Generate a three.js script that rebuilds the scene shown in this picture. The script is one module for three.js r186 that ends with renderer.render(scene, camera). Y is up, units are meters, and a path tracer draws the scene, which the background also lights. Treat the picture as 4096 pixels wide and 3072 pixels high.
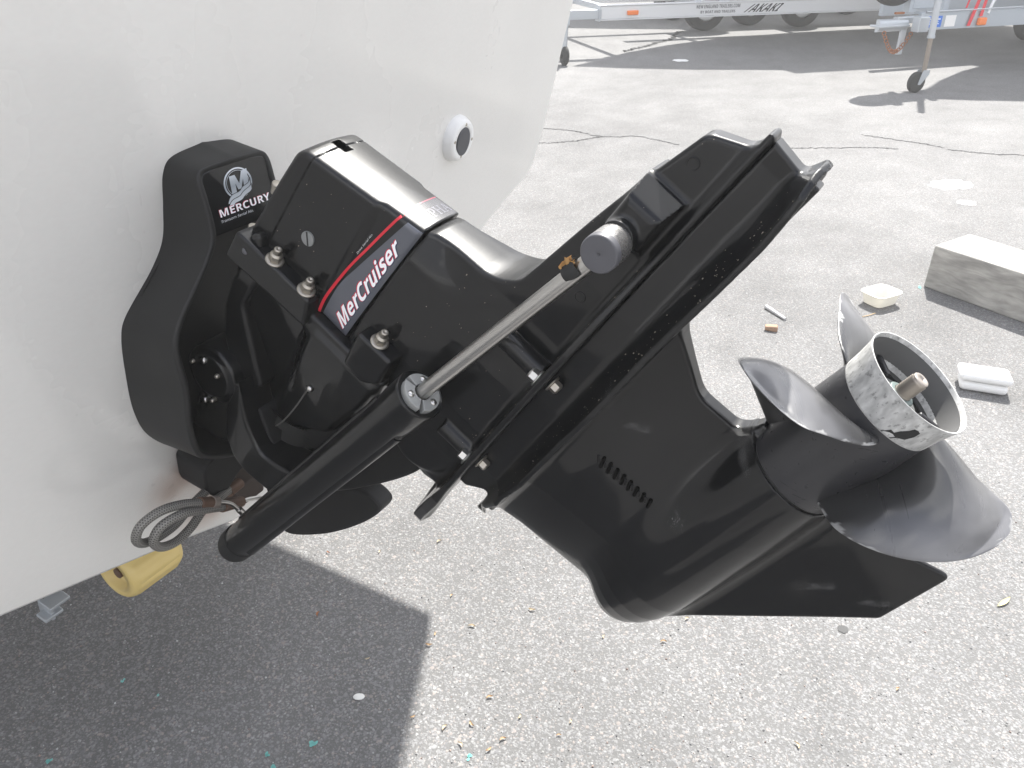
import * as THREE from 'three';
import { mergeGeometries, mergeVertices } from 'three/addons/utils/BufferGeometryUtils.js';
import { RoundedBoxGeometry } from 'three/addons/geometries/RoundedBoxGeometry.js';
import { ImprovedNoise } from 'three/addons/math/ImprovedNoise.js';

// ---------------------------------------------------------------- camera, sky, sun, exposure
const scene = new THREE.Scene();
const camera = new THREE.PerspectiveCamera(50, 4 / 3, 0.05, 900);
camera.position.set(0, 1.5, 0);
camera.lookAt(0, 1.5 - Math.sin(Math.PI / 6), -Math.cos(Math.PI / 6));
const renderer = new THREE.WebGLRenderer({ antialias: true });
renderer.toneMapping = THREE.LinearToneMapping;
renderer.toneMappingExposure = 2.75;
renderer.shadowMap.enabled = true;
renderer.shadowMap.type = THREE.PCFSoftShadowMap;
const SUN = new THREE.Vector3(0.274, 1, -0.745).normalize();

const noise = new ImprovedNoise();
function fbm(x, y, z, o = 4) { let s = 0, a = 0.5; for (let i = 0; i < o; i++) { s += a * noise.noise(x, y, z); x *= 2.03; y *= 2.03; z *= 2.03; a *= 0.5; } return s; }
const smooth = (a, b, x) => { const t = Math.min(1, Math.max(0, (x - a) / (b - a))); return t * t * (3 - 2 * t); };
const lerp = (a, b, t) => a + (b - a) * t;
let seed = 20240611;
const rnd = () => { seed = (seed * 1664525 + 1013904223) >>> 0; return seed / 4294967296; };

{ // hazy summer sky with soft white clouds
  const w = 1024, h = 512, d = new Float32Array(w * h * 4);
  for (let j = 0; j < h; j++) for (let i = 0; i < w; i++) {
    const el = ((j + 0.5) / h - 0.5) * Math.PI, az = ((i + 0.5) / w - 0.5) * 2 * Math.PI;
    const x = Math.cos(el) * Math.cos(az), y = Math.sin(el), z = Math.cos(el) * Math.sin(az);
    const up = Math.max(0, y);
    const t = Math.pow(1 - up, 2.2);
    let r = lerp(0.27, 0.65, t), g = lerp(0.3, 0.645, t), b = lerp(0.39, 0.64, t);
    const c = Math.max(0, x * SUN.x + y * SUN.y + z * SUN.z), glow = 0.55 * Math.pow(c, 8) + 0.9 * Math.pow(c, 60);
    r += glow; g += glow * 0.97; b += glow * 0.9;
    const k = 1 / (up + 0.25), n = fbm(x * k * 1.6 + 3.1, z * k * 1.6 - 7.7, 1.3, 5);
    const cl = smooth(0.02, 0.3, n) * smooth(0.0, 0.12, up) * 0.85;
    r = lerp(r, 1.02, cl); g = lerp(g, 1.02, cl); b = lerp(b, 1.03, cl);
    if (y < 0) { r = 0.5; g = 0.5; b = 0.5; }
    const o = (j * w + i) * 4; d[o] = r * 0.92; d[o + 1] = g * 0.92; d[o + 2] = b * 0.92; d[o + 3] = 1;
  }
  const sky = new THREE.DataTexture(d, w, h, THREE.RGBAFormat, THREE.FloatType);
  sky.mapping = THREE.EquirectangularReflectionMapping; sky.magFilter = sky.minFilter = THREE.LinearFilter; sky.needsUpdate = true;
  scene.background = sky; scene.environment = sky;
}
const sun = new THREE.DirectionalLight(new THREE.Color(1, 0.97, 0.915), 4.2);
sun.position.copy(SUN).multiplyScalar(30).add(new THREE.Vector3(0, 0, -4)); sun.castShadow = true; sun.shadow.radius = 2;
sun.shadow.mapSize.set(4096, 4096);
Object.assign(sun.shadow.camera, { left: -14, right: 14, top: 14, bottom: -14, near: 1, far: 80 });
sun.target.position.set(0, 0, -4);
scene.add(sun, sun.target);
scene.fog = new THREE.FogExp2(0xf4f4f2, 0.009);

// ---------------------------------------------------------------- helpers
const names = {};
function numbered(n) { const k = names[n] = (names[n] ?? -1) + 1; return k ? n + '_' + String(k).padStart(3, '0') : n; }
function tag(o, label, category, group) { o.userData = { ...o.userData, label, category }; if (group) o.userData.group = group; return o; }
function thing(name, label, category, pos = [0, 0, 0], ry = 0, group) {
  const g = new THREE.Group(); g.name = numbered(name); g.position.set(...pos); g.rotation.y = ry; scene.add(g); return tag(g, label, category, group);
}
function part(name, geo, mat, parent) { const m = new THREE.Mesh(geo, mat); m.name = name; m.castShadow = m.receiveShadow = true; parent.add(m); return m; }
function single(name, geo, mat, label, category, group) { const m = part(numbered(name), geo, mat, scene); return tag(m, label, category, group); }
const V = (x, y, z) => new THREE.Vector3(x, y, z);
function tex(w, h, f, srgb) { // f(x, y) -> [r, g, b, a] in 0..1
  const d = new Uint8Array(w * h * 4);
  for (let j = 0; j < h; j++) for (let i = 0; i < w; i++) { const c = f(i, j), o = (j * w + i) * 4; d[o] = c[0] * 255; d[o + 1] = c[1] * 255; d[o + 2] = c[2] * 255; d[o + 3] = (c[3] ?? 1) * 255; }
  const t = new THREE.DataTexture(d, w, h); t.wrapS = t.wrapT = THREE.RepeatWrapping; t.magFilter = THREE.LinearFilter; t.minFilter = THREE.LinearMipmapLinearFilter; t.generateMipmaps = true;
  if (srgb) t.colorSpace = THREE.SRGBColorSpace; t.needsUpdate = true; return t;
}
function canvasTex(w, h, draw) {
  const c = document.createElement('canvas'); c.width = w; c.height = h; draw(c.getContext('2d'), w, h);
  const t = new THREE.CanvasTexture(c); t.colorSpace = THREE.SRGBColorSpace; return t;
}
const gp = (x, z, y = 0) => V(x, y, z);
const M4 = (x, y, z, o) => new THREE.Matrix4().makeBasis(x, y, z).setPosition(o);
function boxAt(w, h, d, x, y, z, r = 0.003, seg = 2) { const g = r ? new RoundedBoxGeometry(w, h, d, seg, r) : new THREE.BoxGeometry(w, h, d); g.translate(x, y, z); return g; }
function clean(g) { const n = g.index ? g.toNonIndexed() : g.clone(); for (const k of Object.keys(n.attributes)) if (!['position', 'normal', 'uv'].includes(k)) n.deleteAttribute(k); return n; }
const merge = (list) => mergeGeometries(list.map(clean));
function latheX(pts, seg = 48) { const g = new THREE.LatheGeometry(pts.map(([x, r]) => new THREE.Vector2(r, x)), seg); g.applyMatrix4(new THREE.Matrix4().makeRotationZ(-Math.PI / 2)); return g; }
function along(g, a, b) { // a geometry made along +y from the origin, turned to run from a towards b
  const d = b.clone().sub(a).normalize(); return g.applyMatrix4(new THREE.Matrix4().compose(a, new THREE.Quaternion().setFromUnitVectors(V(0, 1, 0), d), V(1, 1, 1)));
}
function rod(a, b, r0, r1 = r0, seg = 16) { const l = a.distanceTo(b), g = new THREE.CylinderGeometry(r1, r0, l, seg); g.translate(0, l / 2, 0); return along(g, a, b); }
function lathe(a, b, pts, seg = 32) { return along(new THREE.LatheGeometry(pts.map(([y, r]) => new THREE.Vector2(r, y)), seg), a, b); }
function tube(pts, r, seg = 60, rs = 12) { return new THREE.TubeGeometry(new THREE.CatmullRomCurve3(pts.map((p) => V(...p))), seg, r, rs); }
function prism(pts, z0, z1, bevel = 0.002, bs = 2) { // polygon in x, y; from z0 to z1
  const s = new THREE.Shape(pts.map(([x, y]) => new THREE.Vector2(x, y)));
  const g = new THREE.ExtrudeGeometry(s, { depth: Math.max(1e-4, z1 - z0 - 2 * bevel), bevelEnabled: bevel > 0, bevelThickness: bevel, bevelSize: bevel, bevelOffset: -bevel, bevelSegments: bs, curveSegments: 8 });
  g.translate(0, 0, z0 + bevel); return g;
}
function roundPoly(pts, r0 = 0.006, n = 5) { // [x, y, radius]
  const out = [];
  pts.forEach((p, i) => {
    const a = pts[(i + pts.length - 1) % pts.length], b = pts[(i + 1) % pts.length], r = p[2] ?? r0;
    const va = [a[0] - p[0], a[1] - p[1]], vb = [b[0] - p[0], b[1] - p[1]], la = Math.hypot(...va), lb = Math.hypot(...vb);
    const d = Math.min(r, la * 0.45, lb * 0.45);
    if (d < 1e-5) { out.push([p[0], p[1]]); return; }
    const A = [p[0] + va[0] / la * d, p[1] + va[1] / la * d], B = [p[0] + vb[0] / lb * d, p[1] + vb[1] / lb * d];
    for (let k = 0; k <= n; k++) { const t = k / n; out.push([0, 1].map((c) => (1 - t) * (1 - t) * A[c] + 2 * t * (1 - t) * p[c] + t * t * B[c])); }
  });
  return out;
}
// signed distances
function polySDF(pts) {
  const n = pts.length;
  return (x, y) => {
    let d = 1e9, s = 1;
    for (let i = 0, j = n - 1; i < n; j = i++) {
      const ex = pts[j][0] - pts[i][0], ey = pts[j][1] - pts[i][1], wx = x - pts[i][0], wy = y - pts[i][1];
      const t = Math.min(1, Math.max(0, (wx * ex + wy * ey) / (ex * ex + ey * ey))), bx = wx - ex * t, by = wy - ey * t;
      d = Math.min(d, bx * bx + by * by);
      const c1 = y >= pts[i][1], c2 = y < pts[j][1], c3 = ex * wy > ey * wx;
      if ((c1 && c2 && c3) || (!c1 && !c2 && !c3)) s = -s;
    }
    return s * Math.sqrt(d);
  };
}
const smin = (a, b, k) => { const h = Math.max(0, k - Math.abs(a - b)) / k; return Math.min(a, b) - h * h * k * 0.25; };
const slab = (a, b, r) => { const u = a + r, v = b + r; return Math.hypot(Math.max(u, 0), Math.max(v, 0)) + Math.min(Math.max(u, v), 0) - r; };
function pl(xs) { return (x) => { if (x <= xs[0][0]) return xs[0][1]; for (let i = 1; i < xs.length; i++) if (x <= xs[i][0]) { const t = (x - xs[i - 1][0]) / (xs[i][0] - xs[i - 1][0]); return lerp(xs[i - 1][1], xs[i][1], t); } return xs[xs.length - 1][1]; }; }
const capsule = (x, y, z, a, b, r) => { const px = x - a[0], py = y - a[1], pz = z - a[2], dx = b[0] - a[0], dy = b[1] - a[1], dz = b[2] - a[2], t = Math.min(1, Math.max(0, (px * dx + py * dy + pz * dz) / (dx * dx + dy * dy + dz * dz))); return Math.hypot(px - dx * t, py - dy * t, pz - dz * t) - r; };
// surface of a signed distance field as a mesh (surface nets, vertices pulled onto the surface)
function meshSDF(f, lo, hi, cell) {
  const n = [0, 1, 2].map((k) => Math.ceil((hi[k] - lo[k]) / cell / 4) * 4 + 1), [nx, ny, nz] = n, S = 4;
  const val = new Float32Array(nx * ny * nz).fill(1), at = (i, j, k) => (k * ny + j) * nx + i;
  const id = new Int32Array(nx * ny * nz).fill(-1), pos = [], idx = [], blocks = [];
  for (let k = 0; k < nz - 1; k += S) for (let j = 0; j < ny - 1; j += S) for (let i = 0; i < nx - 1; i += S) {
    const d = f(lo[0] + (i + S / 2) * cell, lo[1] + (j + S / 2) * cell, lo[2] + (k + S / 2) * cell);
    if (Math.abs(d) > cell * S * 1.5) { if (d < 0) for (let c = 0; c <= S; c++) for (let b = 0; b <= S; b++) for (let a = 0; a <= S; a++) if (val[at(i + a, j + b, k + c)] === 1) val[at(i + a, j + b, k + c)] = -1; continue; }
    blocks.push([i, j, k]);
  }
  for (const [i, j, k] of blocks) for (let c = 0; c <= S; c++) for (let b = 0; b <= S; b++) for (let a = 0; a <= S; a++) { const o = at(i + a, j + b, k + c); if (val[o] === 1 || val[o] === -1) val[o] = f(lo[0] + (i + a) * cell, lo[1] + (j + b) * cell, lo[2] + (k + c) * cell); }
  const E = [[0, 1], [0, 2], [0, 4], [1, 3], [1, 5], [2, 3], [2, 6], [3, 7], [4, 5], [4, 6], [5, 7], [6, 7]];
  for (const [bi, bj, bk] of blocks) for (let c = 0; c < S; c++) for (let b = 0; b < S; b++) for (let a = 0; a < S; a++) {
    const i = bi + a, j = bj + b, k = bk + c, v = []; let m = 0;
    for (let q = 0; q < 8; q++) { v[q] = val[at(i + (q & 1), j + ((q >> 1) & 1), k + (q >> 2))]; if (v[q] < 0) m |= 1 << q; }
    if (m === 0 || m === 255) continue;
    let x = 0, y = 0, z = 0, cnt = 0;
    for (const [p, q] of E) if (((m >> p) & 1) !== ((m >> q) & 1)) { const t = v[p] / (v[p] - v[q]); x += lerp(p & 1, q & 1, t); y += lerp((p >> 1) & 1, (q >> 1) & 1, t); z += lerp(p >> 2, q >> 2, t); cnt++; }
    id[at(i, j, k)] = pos.length / 3; pos.push(lo[0] + (i + x / cnt) * cell, lo[1] + (j + y / cnt) * cell, lo[2] + (k + z / cnt) * cell);
  }
  const quad = (a, b, c, d, flip) => { if (a < 0 || b < 0 || c < 0 || d < 0) return; if (flip) idx.push(a, c, b, a, d, c); else idx.push(a, b, c, a, c, d); };
  for (const [bi, bj, bk] of blocks) for (let c = 0; c < S; c++) for (let b = 0; b < S; b++) for (let a = 0; a < S; a++) {
    const i = bi + a, j = bj + b, k = bk + c; if (!i || !j || !k) continue;
    const s0 = val[at(i, j, k)] < 0;
    if (s0 !== val[at(i + 1, j, k)] < 0) quad(id[at(i, j - 1, k - 1)], id[at(i, j, k - 1)], id[at(i, j, k)], id[at(i, j - 1, k)], !s0);
    if (s0 !== val[at(i, j + 1, k)] < 0) quad(id[at(i - 1, j, k - 1)], id[at(i - 1, j, k)], id[at(i, j, k)], id[at(i, j, k - 1)], !s0);
    if (s0 !== val[at(i, j, k + 1)] < 0) quad(id[at(i - 1, j - 1, k)], id[at(i, j - 1, k)], id[at(i, j, k)], id[at(i - 1, j, k)], !s0);
  }
  const N = pos.length / 3, nor = new Float32Array(N * 3), uv = new Float32Array(N * 2), e = cell * 0.35;
  for (let q = 0; q < N; q++) {
    let [x, y, z] = [pos[q * 3], pos[q * 3 + 1], pos[q * 3 + 2]], gx, gy, gz, l;
    for (let it = 0; it < 3; it++) {
      gx = f(x + e, y, z) - f(x - e, y, z); gy = f(x, y + e, z) - f(x, y - e, z); gz = f(x, y, z + e) - f(x, y, z - e); l = Math.hypot(gx, gy, gz) || 1;
      if (it < 2) { const d = Math.max(-cell, Math.min(cell, f(x, y, z) / Math.max(0.5, l / (2 * e)))); x -= gx / l * d; y -= gy / l * d; z -= gz / l * d; }
    }
    pos[q * 3] = x; pos[q * 3 + 1] = y; pos[q * 3 + 2] = z; nor[q * 3] = gx / l; nor[q * 3 + 1] = gy / l; nor[q * 3 + 2] = gz / l; uv[q * 2] = x + z * 0.6; uv[q * 2 + 1] = y + z * 0.37;
  }
  const g = new THREE.BufferGeometry();
  g.setAttribute('position', new THREE.Float32BufferAttribute(pos, 3)); g.setAttribute('normal', new THREE.BufferAttribute(nor, 3)); g.setAttribute('uv', new THREE.BufferAttribute(uv, 2)); g.setIndex(idx);
  return g;
}
function gridGeo(nu, nv, f, uvf) { // f(u, v) -> [x, y, z]
  const p = [], t = [], idx = [];
  for (let j = 0; j <= nv; j++) for (let i = 0; i <= nu; i++) { p.push(...f(i / nu, j / nv)); t.push(...(uvf ? uvf(i / nu, j / nv) : [i / nu, j / nv])); if (i < nu && j < nv) { const a = j * (nu + 1) + i; idx.push(a, a + 1, a + nu + 2, a, a + nu + 2, a + nu + 1); } }
  const g = new THREE.BufferGeometry(); g.setAttribute('position', new THREE.Float32BufferAttribute(p, 3)); g.setAttribute('uv', new THREE.Float32BufferAttribute(t, 2)); g.setIndex(idx); g.computeVertexNormals(); return g;
}

// ---------------------------------------------------------------- materials
const peel = tex(256, 256, (i, j) => { const a = i / 256 * 2 * Math.PI, b = j / 256 * 2 * Math.PI, v = 0.5 + 0.5 * fbm(Math.cos(a) * 4 + 9, Math.sin(a) * 4 + Math.cos(b) * 4, Math.sin(b) * 4, 3); return [v, v, v]; });
peel.repeat.set(9, 9);
const grime = tex(512, 512, (i, j) => { const a = i / 512 * 2 * Math.PI, b = j / 512 * 2 * Math.PI; const v = 0.8 + 0.45 * fbm(Math.cos(a) * 2.2 + 5, Math.sin(a) * 2.2 + Math.cos(b) * 2.2, Math.sin(b) * 2.2, 6); const c = Math.max(0.25, Math.min(1, v)); return [c, c, c]; });
grime.repeat.set(3, 3);
const phys = (c, o) => new THREE.MeshPhysicalMaterial({ color: new THREE.Color().setRGB(...(Array.isArray(c) ? c : [c, c, c])), ...o });
const M = {
  gloss: phys([0.0055, 0.0058, 0.0066], { roughness: 0.36, clearcoat: 0.65, clearcoatRoughness: 0.045, bumpMap: peel, bumpScale: 0.00004, specularIntensity: 0.25 }),
  satin: phys([0.017, 0.0172, 0.0175], { roughness: 0.5, specularIntensity: 0.7 }),
  matte: phys([0.017, 0.017, 0.018], { roughness: 0.6, specularIntensity: 0.6 }),
  rubber: phys([0.02, 0.02, 0.02], { roughness: 0.75 }),
  prop: phys([0.028, 0.028, 0.031], { roughness: 0.42, roughnessMap: grime, vertexColors: false }),
  steel: phys([0.56, 0.55, 0.53], { roughness: 0.28, metalness: 1 }),
  rodSteel: phys([0.52, 0.51, 0.49], { roughness: 0.3, metalness: 1 }),
  zinc: phys([0.5, 0.5, 0.5], { roughness: 0.5, metalness: 0.85 }),
  oldZinc: phys([0.42, 0.39, 0.34], { roughness: 0.38, metalness: 0.95 }),
  galv: phys([0.5, 0.53, 0.56], { roughness: 0.5, metalness: 0.6 }),
  alu: phys([0.72, 0.73, 0.74], { roughness: 0.45, metalness: 0.45 }),
  gelcoat: phys([0.77, 0.763, 0.745], { roughness: 0.35, clearcoat: 0.5, clearcoatRoughness: 0.12 }),
  whitePlastic: phys([0.8, 0.8, 0.79], { roughness: 0.4 }),
  darkGrey: phys([0.09, 0.09, 0.1], { roughness: 0.5 }),
  braid: phys([0.21, 0.205, 0.19], { roughness: 0.5, metalness: 0.4 }),
  brown: phys([0.14, 0.085, 0.06], { roughness: 0.6, metalness: 0.3 }),
  tyre: phys([0.025, 0.025, 0.026], { roughness: 0.85 }),
  orange: phys([0.85, 0.2, 0.03], { roughness: 0.3 }),
  red: phys([0.7, 0.03, 0.05], { roughness: 0.6 }),
  rust: phys([0.3, 0.12, 0.05], { roughness: 0.85 }),
  blueLabel: phys([0.08, 0.2, 0.62], { roughness: 0.4 }),
  leaf: phys([0.42, 0.24, 0.09], { roughness: 0.8 }),
  yellow: phys([0.66, 0.51, 0.2], { roughness: 0.4 }),
};
{ // woven braid of the hydraulic hoses
  const t = tex(128, 128, (i, j) => { const a = Math.sin((i + j) / 128 * Math.PI * 2 * 4), b = Math.sin((i - j) / 128 * Math.PI * 2 * 4), v = 0.5 + 0.25 * Math.max(a, b) + 0.25 * a * b; return [v, v, v]; });
  t.repeat.set(26, 1.5); M.braid.bumpMap = t; M.braid.bumpScale = 0.0016; M.braid.map = tex(128, 128, (i, j) => { const a = Math.sin((i + j) / 128 * Math.PI * 2 * 4), b = Math.sin((i - j) / 128 * Math.PI * 2 * 4), v = 0.72 + 0.28 * Math.max(a, b); return [v, v, v]; }, true); M.braid.map.repeat.set(26, 1.5); M.braid.color.setRGB(0.3, 0.29, 0.27);
}

// ---------------------------------------------------------------- ground
{
  const SZ = 2048, TILE = 3.0, col = new Float32Array(SZ * SZ * 3), hgt = new Float32Array(SZ * SZ);
  for (let o = 0; o < SZ * SZ; o++) { const n = 0.85 + 0.3 * rnd(); col[o * 3] = 0.125 * n; col[o * 3 + 1] = 0.124 * n; col[o * 3 + 2] = 0.123 * n; hgt[o] = 0.15 * rnd(); }
  const COUNT = 520000;
  for (let s = 0; s < COUNT; s++) {
    const big = rnd(), r = (big < 0.78 ? 0.7 + rnd() * 0.8 : big < 0.97 ? 1.4 + rnd() * 1.0 : 2.2 + rnd() * 1.2), cx = rnd() * SZ, cy = rnd() * SZ, an = rnd() * Math.PI, el = 0.6 + 0.4 * rnd(), ca = Math.cos(an), sa = Math.sin(an);
    const h = rnd(), v = 0.17 + 0.09 * rnd(); let c = [v, v, v * 1.01];
    if (h < 0.12) { const w = 0.25 + 0.1 * rnd(); c = [w, w * 0.86, w * 0.79]; } else if (h < 0.17) { const w = 0.28 + 0.14 * rnd(); c = [w, w, w * 0.98]; } else if (h < 0.4) { const w = 0.12 + 0.05 * rnd(); c = [w, w, w * 1.05]; }
    c = c.map((q, k) => lerp(q, 0.195, 0.4) * 0.94); const top = 0.35 + 0.65 * rnd(), R = Math.ceil(r + 1);
    for (let dy = -R; dy <= R; dy++) for (let dx = -R; dx <= R; dx++) {
      const u = (dx * ca + dy * sa) / r, w = (-dx * sa + dy * ca) / (r * el), d = u * u + w * w; if (d > 1) continue;
      const o = (((Math.floor(cy) + dy + SZ) % SZ) * SZ + (Math.floor(cx) + dx + SZ) % SZ), k = top * Math.sqrt(1 - d * 0.8);
      if (k < hgt[o] * 0.75) continue; hgt[o] = k; const sh = 0.95 + 0.1 * rnd(); col[o * 3] = c[0] * sh; col[o * 3 + 1] = c[1] * sh; col[o * 3 + 2] = c[2] * sh;
    }
  }
  const enc = (v) => { v = Math.min(1, Math.max(0, v)); return v <= 0.0031308 ? v * 12.92 : 1.055 * Math.pow(v, 1 / 2.4) - 0.055; };
  const map = tex(SZ, SZ, (i, j) => { const o = (j * SZ + i) * 3; return [enc(col[o]), enc(col[o + 1]), enc(col[o + 2])]; }, true);
  const bump = tex(SZ, SZ, (i, j) => { const v = hgt[j * SZ + i]; return [v, v, v]; });
  const gm = new THREE.MeshStandardMaterial({ map, bumpMap: bump, bumpScale: 0.0011, roughness: 0.9, vertexColors: true });
  const ax = (n, c, near, far) => { const a = []; for (let i = -n; i <= n; i++) { const t = i / n; a.push(c + Math.sign(t) * (near * Math.abs(t) + (far - near) * Math.pow(Math.abs(t), 7))); } return a; };
  const xs = ax(110, 1, 8, 400), zs = ax(110, -6, 8, 400), p = [], uv = [], cc = [], idx = [], W = xs.length;
  for (let j = 0; j < W; j++) for (let i = 0; i < W; i++) {
    const x = xs[i], z = zs[j]; p.push(x, 0, z); uv.push(x / TILE, z / TILE);
    let v = 1 + 0.35 * fbm(x * 0.5, z * 0.5, 3.3, 4) + 0.3 * fbm(x * 3.1, z * 3.1, 8.1, 3) + 0.25 * fbm(x * 9, z * 9, 2.7, 2);
    cc.push(v, v, v * 1.0);
    if (i < W - 1 && j < W - 1) { const a = j * W + i; idx.push(a, a + W, a + 1, a + 1, a + W, a + W + 1); }
  }
  const g = new THREE.BufferGeometry(); g.setAttribute('position', new THREE.Float32BufferAttribute(p, 3)); g.setAttribute('uv', new THREE.Float32BufferAttribute(uv, 2)); g.setAttribute('color', new THREE.Float32BufferAttribute(cc, 3)); g.setIndex(idx); g.computeVertexNormals();
  const ground = part('asphalt_lot', g, gm, scene); ground.userData = { kind: 'structure', label: 'weathered grey asphalt yard with speckled aggregate' };
  // cracks: narrow ragged dark ribbons lying on the sheet
  const crackM = phys([0.05, 0.05, 0.052], { roughness: 1 });
  function crack(pts, w, jag) {
    const c = new THREE.CatmullRomCurve3(pts.map(([x, z]) => V(x, 0.002, z))), n = 160;
    ground.add(Object.assign(new THREE.Mesh(gridGeo(n, 1, (u, v) => { const q = c.getPointAt(u), k = 1 / (0.4 + 0.1 * q.length()); q.x += jag * fbm(u * 60, 1.7 + w, 2.2, 3); q.z += jag * fbm(u * 60, 5.7, 9.2 + w, 3); const ww = w * 0.7 * (0.35 + Math.max(0, 0.8 + 1.6 * fbm(u * 40, 2, w * 50, 2))); return [q.x, 0.002, q.z + (v - 0.5) * ww]; }), crackM), { name: 'pavement_crack' }));
  }
  crack([[0.2266,-6.6192], [0.4538,-6.5583], [0.681,-6.3528], [0.9559,-6.3599], [1.1055,-6.2197], [1.2198,-6.1047]], 0.02, 0.05);
  crack([[1.8256,-6.0192], [2.2134,-6.0062], [2.5769,-6.0192], [2.7762,-5.9869]], 0.016, 0.05);
  crack([[2.6835,-6.3959], [3.0094,-6.1516], [3.2115,-5.9106], [3.5888,-5.7992], [4.0903,-5.6215]], 0.022, 0.06);
  crack([[0.179,-6.1448], [0.4318,-6.1991], [0.681,-6.3528]], 0.012, 0.05);
  crack([[1.3633,-10.6618], [1.7405,-11.1861], [2.1086,-11.7605], [2.2364,-12.1554], [2.3885,-12.5758]], 0.14, 0.12);
  function stain(x, z, rx, rz, m, name, turn = 0) {
    const n = 40, sh = new THREE.Shape(Array.from({ length: n }, (_, i) => { const a = i / n * 2 * Math.PI, k = 1 + 0.5 * fbm(Math.cos(a) * 2 + x * 9, Math.sin(a) * 2 + z * 9, 4, 3); return new THREE.Vector2(Math.cos(a) * rx * k, Math.sin(a) * rz * k); }));
    const q = new THREE.ShapeGeometry(sh); q.rotateX(-Math.PI / 2); q.rotateY(turn); q.translate(x, 0.0015, z);
    const m2 = new THREE.Mesh(q, m); m2.name = name; m2.receiveShadow = true; ground.add(m2);
  }
  const whiteP = phys([0.75, 0.75, 0.74], { roughness: 0.8 }), teal = phys([0.16, 0.45, 0.42], { roughness: 0.8 }), dark = phys([0.085, 0.085, 0.085], { roughness: 0.9 });
  stain(2.7538,-5.0961, 0.15, 0.1, whiteP, 'paint_stain', 0.3); stain(2.6733,-4.7297, 0.05, 0.05, whiteP, 'paint_stain'); stain(1.92,-9.9757, 0.09, 0.09, whiteP, 'paint_stain');
  for (const [x, z, r] of [[-0.4129,-1.1024, 0.009], [-0.4985,-1.0815, 0.007], [-0.4846,-1.0539, 0.008], [-0.0828,-1.0741, 0.009], [-0.8746,-1.2664, 0.005], [-0.9375,-1.0662, 0.007], [-0.7805,-1.2277, 0.004], [1.8673,-3.4827, 0.012]]) for (let k = 0; k < 3; k++) stain(x + (rnd() - 0.5) * r * 1.6, z + (rnd() - 0.5) * r * 1.6, r * (0.35 + 0.4 * rnd()), r * (0.3 + 0.3 * rnd()), teal, 'paint_speck', rnd() * 6);
  stain(0.7954,-1.4189, 0.012, 0.013, dark, 'oil_stain');
}

// ---------------------------------------------------------------- the stern drive: its own axes are x aft along the propeller shaft, y up the leg, z to port
const drive = new THREE.Group(); drive.name = 'stern_drive';
{ const b = M4(V(0.49658,0.82214,0.27837), V(-0.71715,0.56928,-0.40202), V(-0.48899,-0.00000,0.87229), V(0.15267,0.68151,-0.83957)); b.decompose(drive.position, drive.quaternion, drive.scale); drive.updateMatrix(); }
tag(drive, 'glossy black stern drive tilted up on the white boat transom, with three bladed propeller', 'stern drive'); scene.add(drive);
const toDrive = drive.matrix.clone().invert().multiply(M4(V(-0.48899,-0.00000,0.87229), V(0.15147,0.98481,0.08491), V(0.85904,-0.17365,0.48156), V(-0.52515,0.62294,-1.21955))); // from transom axes: x to port, y up the transom, z aft

function onTransom(g) { // moves a geometry from the transom axes to the drive's and keeps its faces outward
  g.applyMatrix4(toDrive); if (g.index) { const a = g.index.array; for (let i = 0; i < a.length; i += 3) { const t = a[i]; a[i] = a[i + 1]; a[i + 1] = t; } return g; }
  for (const k of Object.keys(g.attributes)) { const at = g.attributes[k], n = at.itemSize, a = at.array; for (let i = 0; i < at.count; i += 3) for (let c = 0; c < n; c++) { const t = a[i * n + c]; a[i * n + c] = a[(i + 1) * n + c]; a[(i + 1) * n + c] = t; } }
  return g;
}
// --- drive shaft housing (leg between the gear cover and the seam)
const sideW = pl([[-0.09, 0.03], [-0.05, 0.05], [0.02, 0.062], [0.09, 0.064], [0.17, 0.055], [0.26, 0.043], [0.35, 0.039], [0.45, 0.028], [0.56, 0.0135], [0.58, 0.0125]]);
const legPoly = polySDF(roundPoly([[0.04, 0.5055, 0.002], [0.035, 0.43, 0.01], [-0.062, 0.333, 0.012], [-0.068, 0.312, 0.004], [-0.045, 0.272, 0.003], [0.581, 0.268, 0.002], [0.5677,0.2723, 0.001], [0.547,0.3207, 0.008], [0.437, 0.348, 0.05], [0.2848,0.3734, 0.045], [0.2691,0.4022, 0.02], [0.2503,0.4894, 0.004], [0.245, 0.4985, 0.002]], 0.004, 6));
const lipW = pl([[-0.192, 0.0], [-0.185, 0.012], [-0.16, 0.03], [-0.11, 0.052], [-0.05, 0.076], [0, 0.087], [0.06, 0.092], [0.2, 0.092], [0.29, 0.086], [0.34, 0.072], [0.39, 0.053], [0.43, 0.0375], [0.5, 0.026], [0.56, 0.0172], [0.586, 0.0155], [0.6, 0.015]]);
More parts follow.
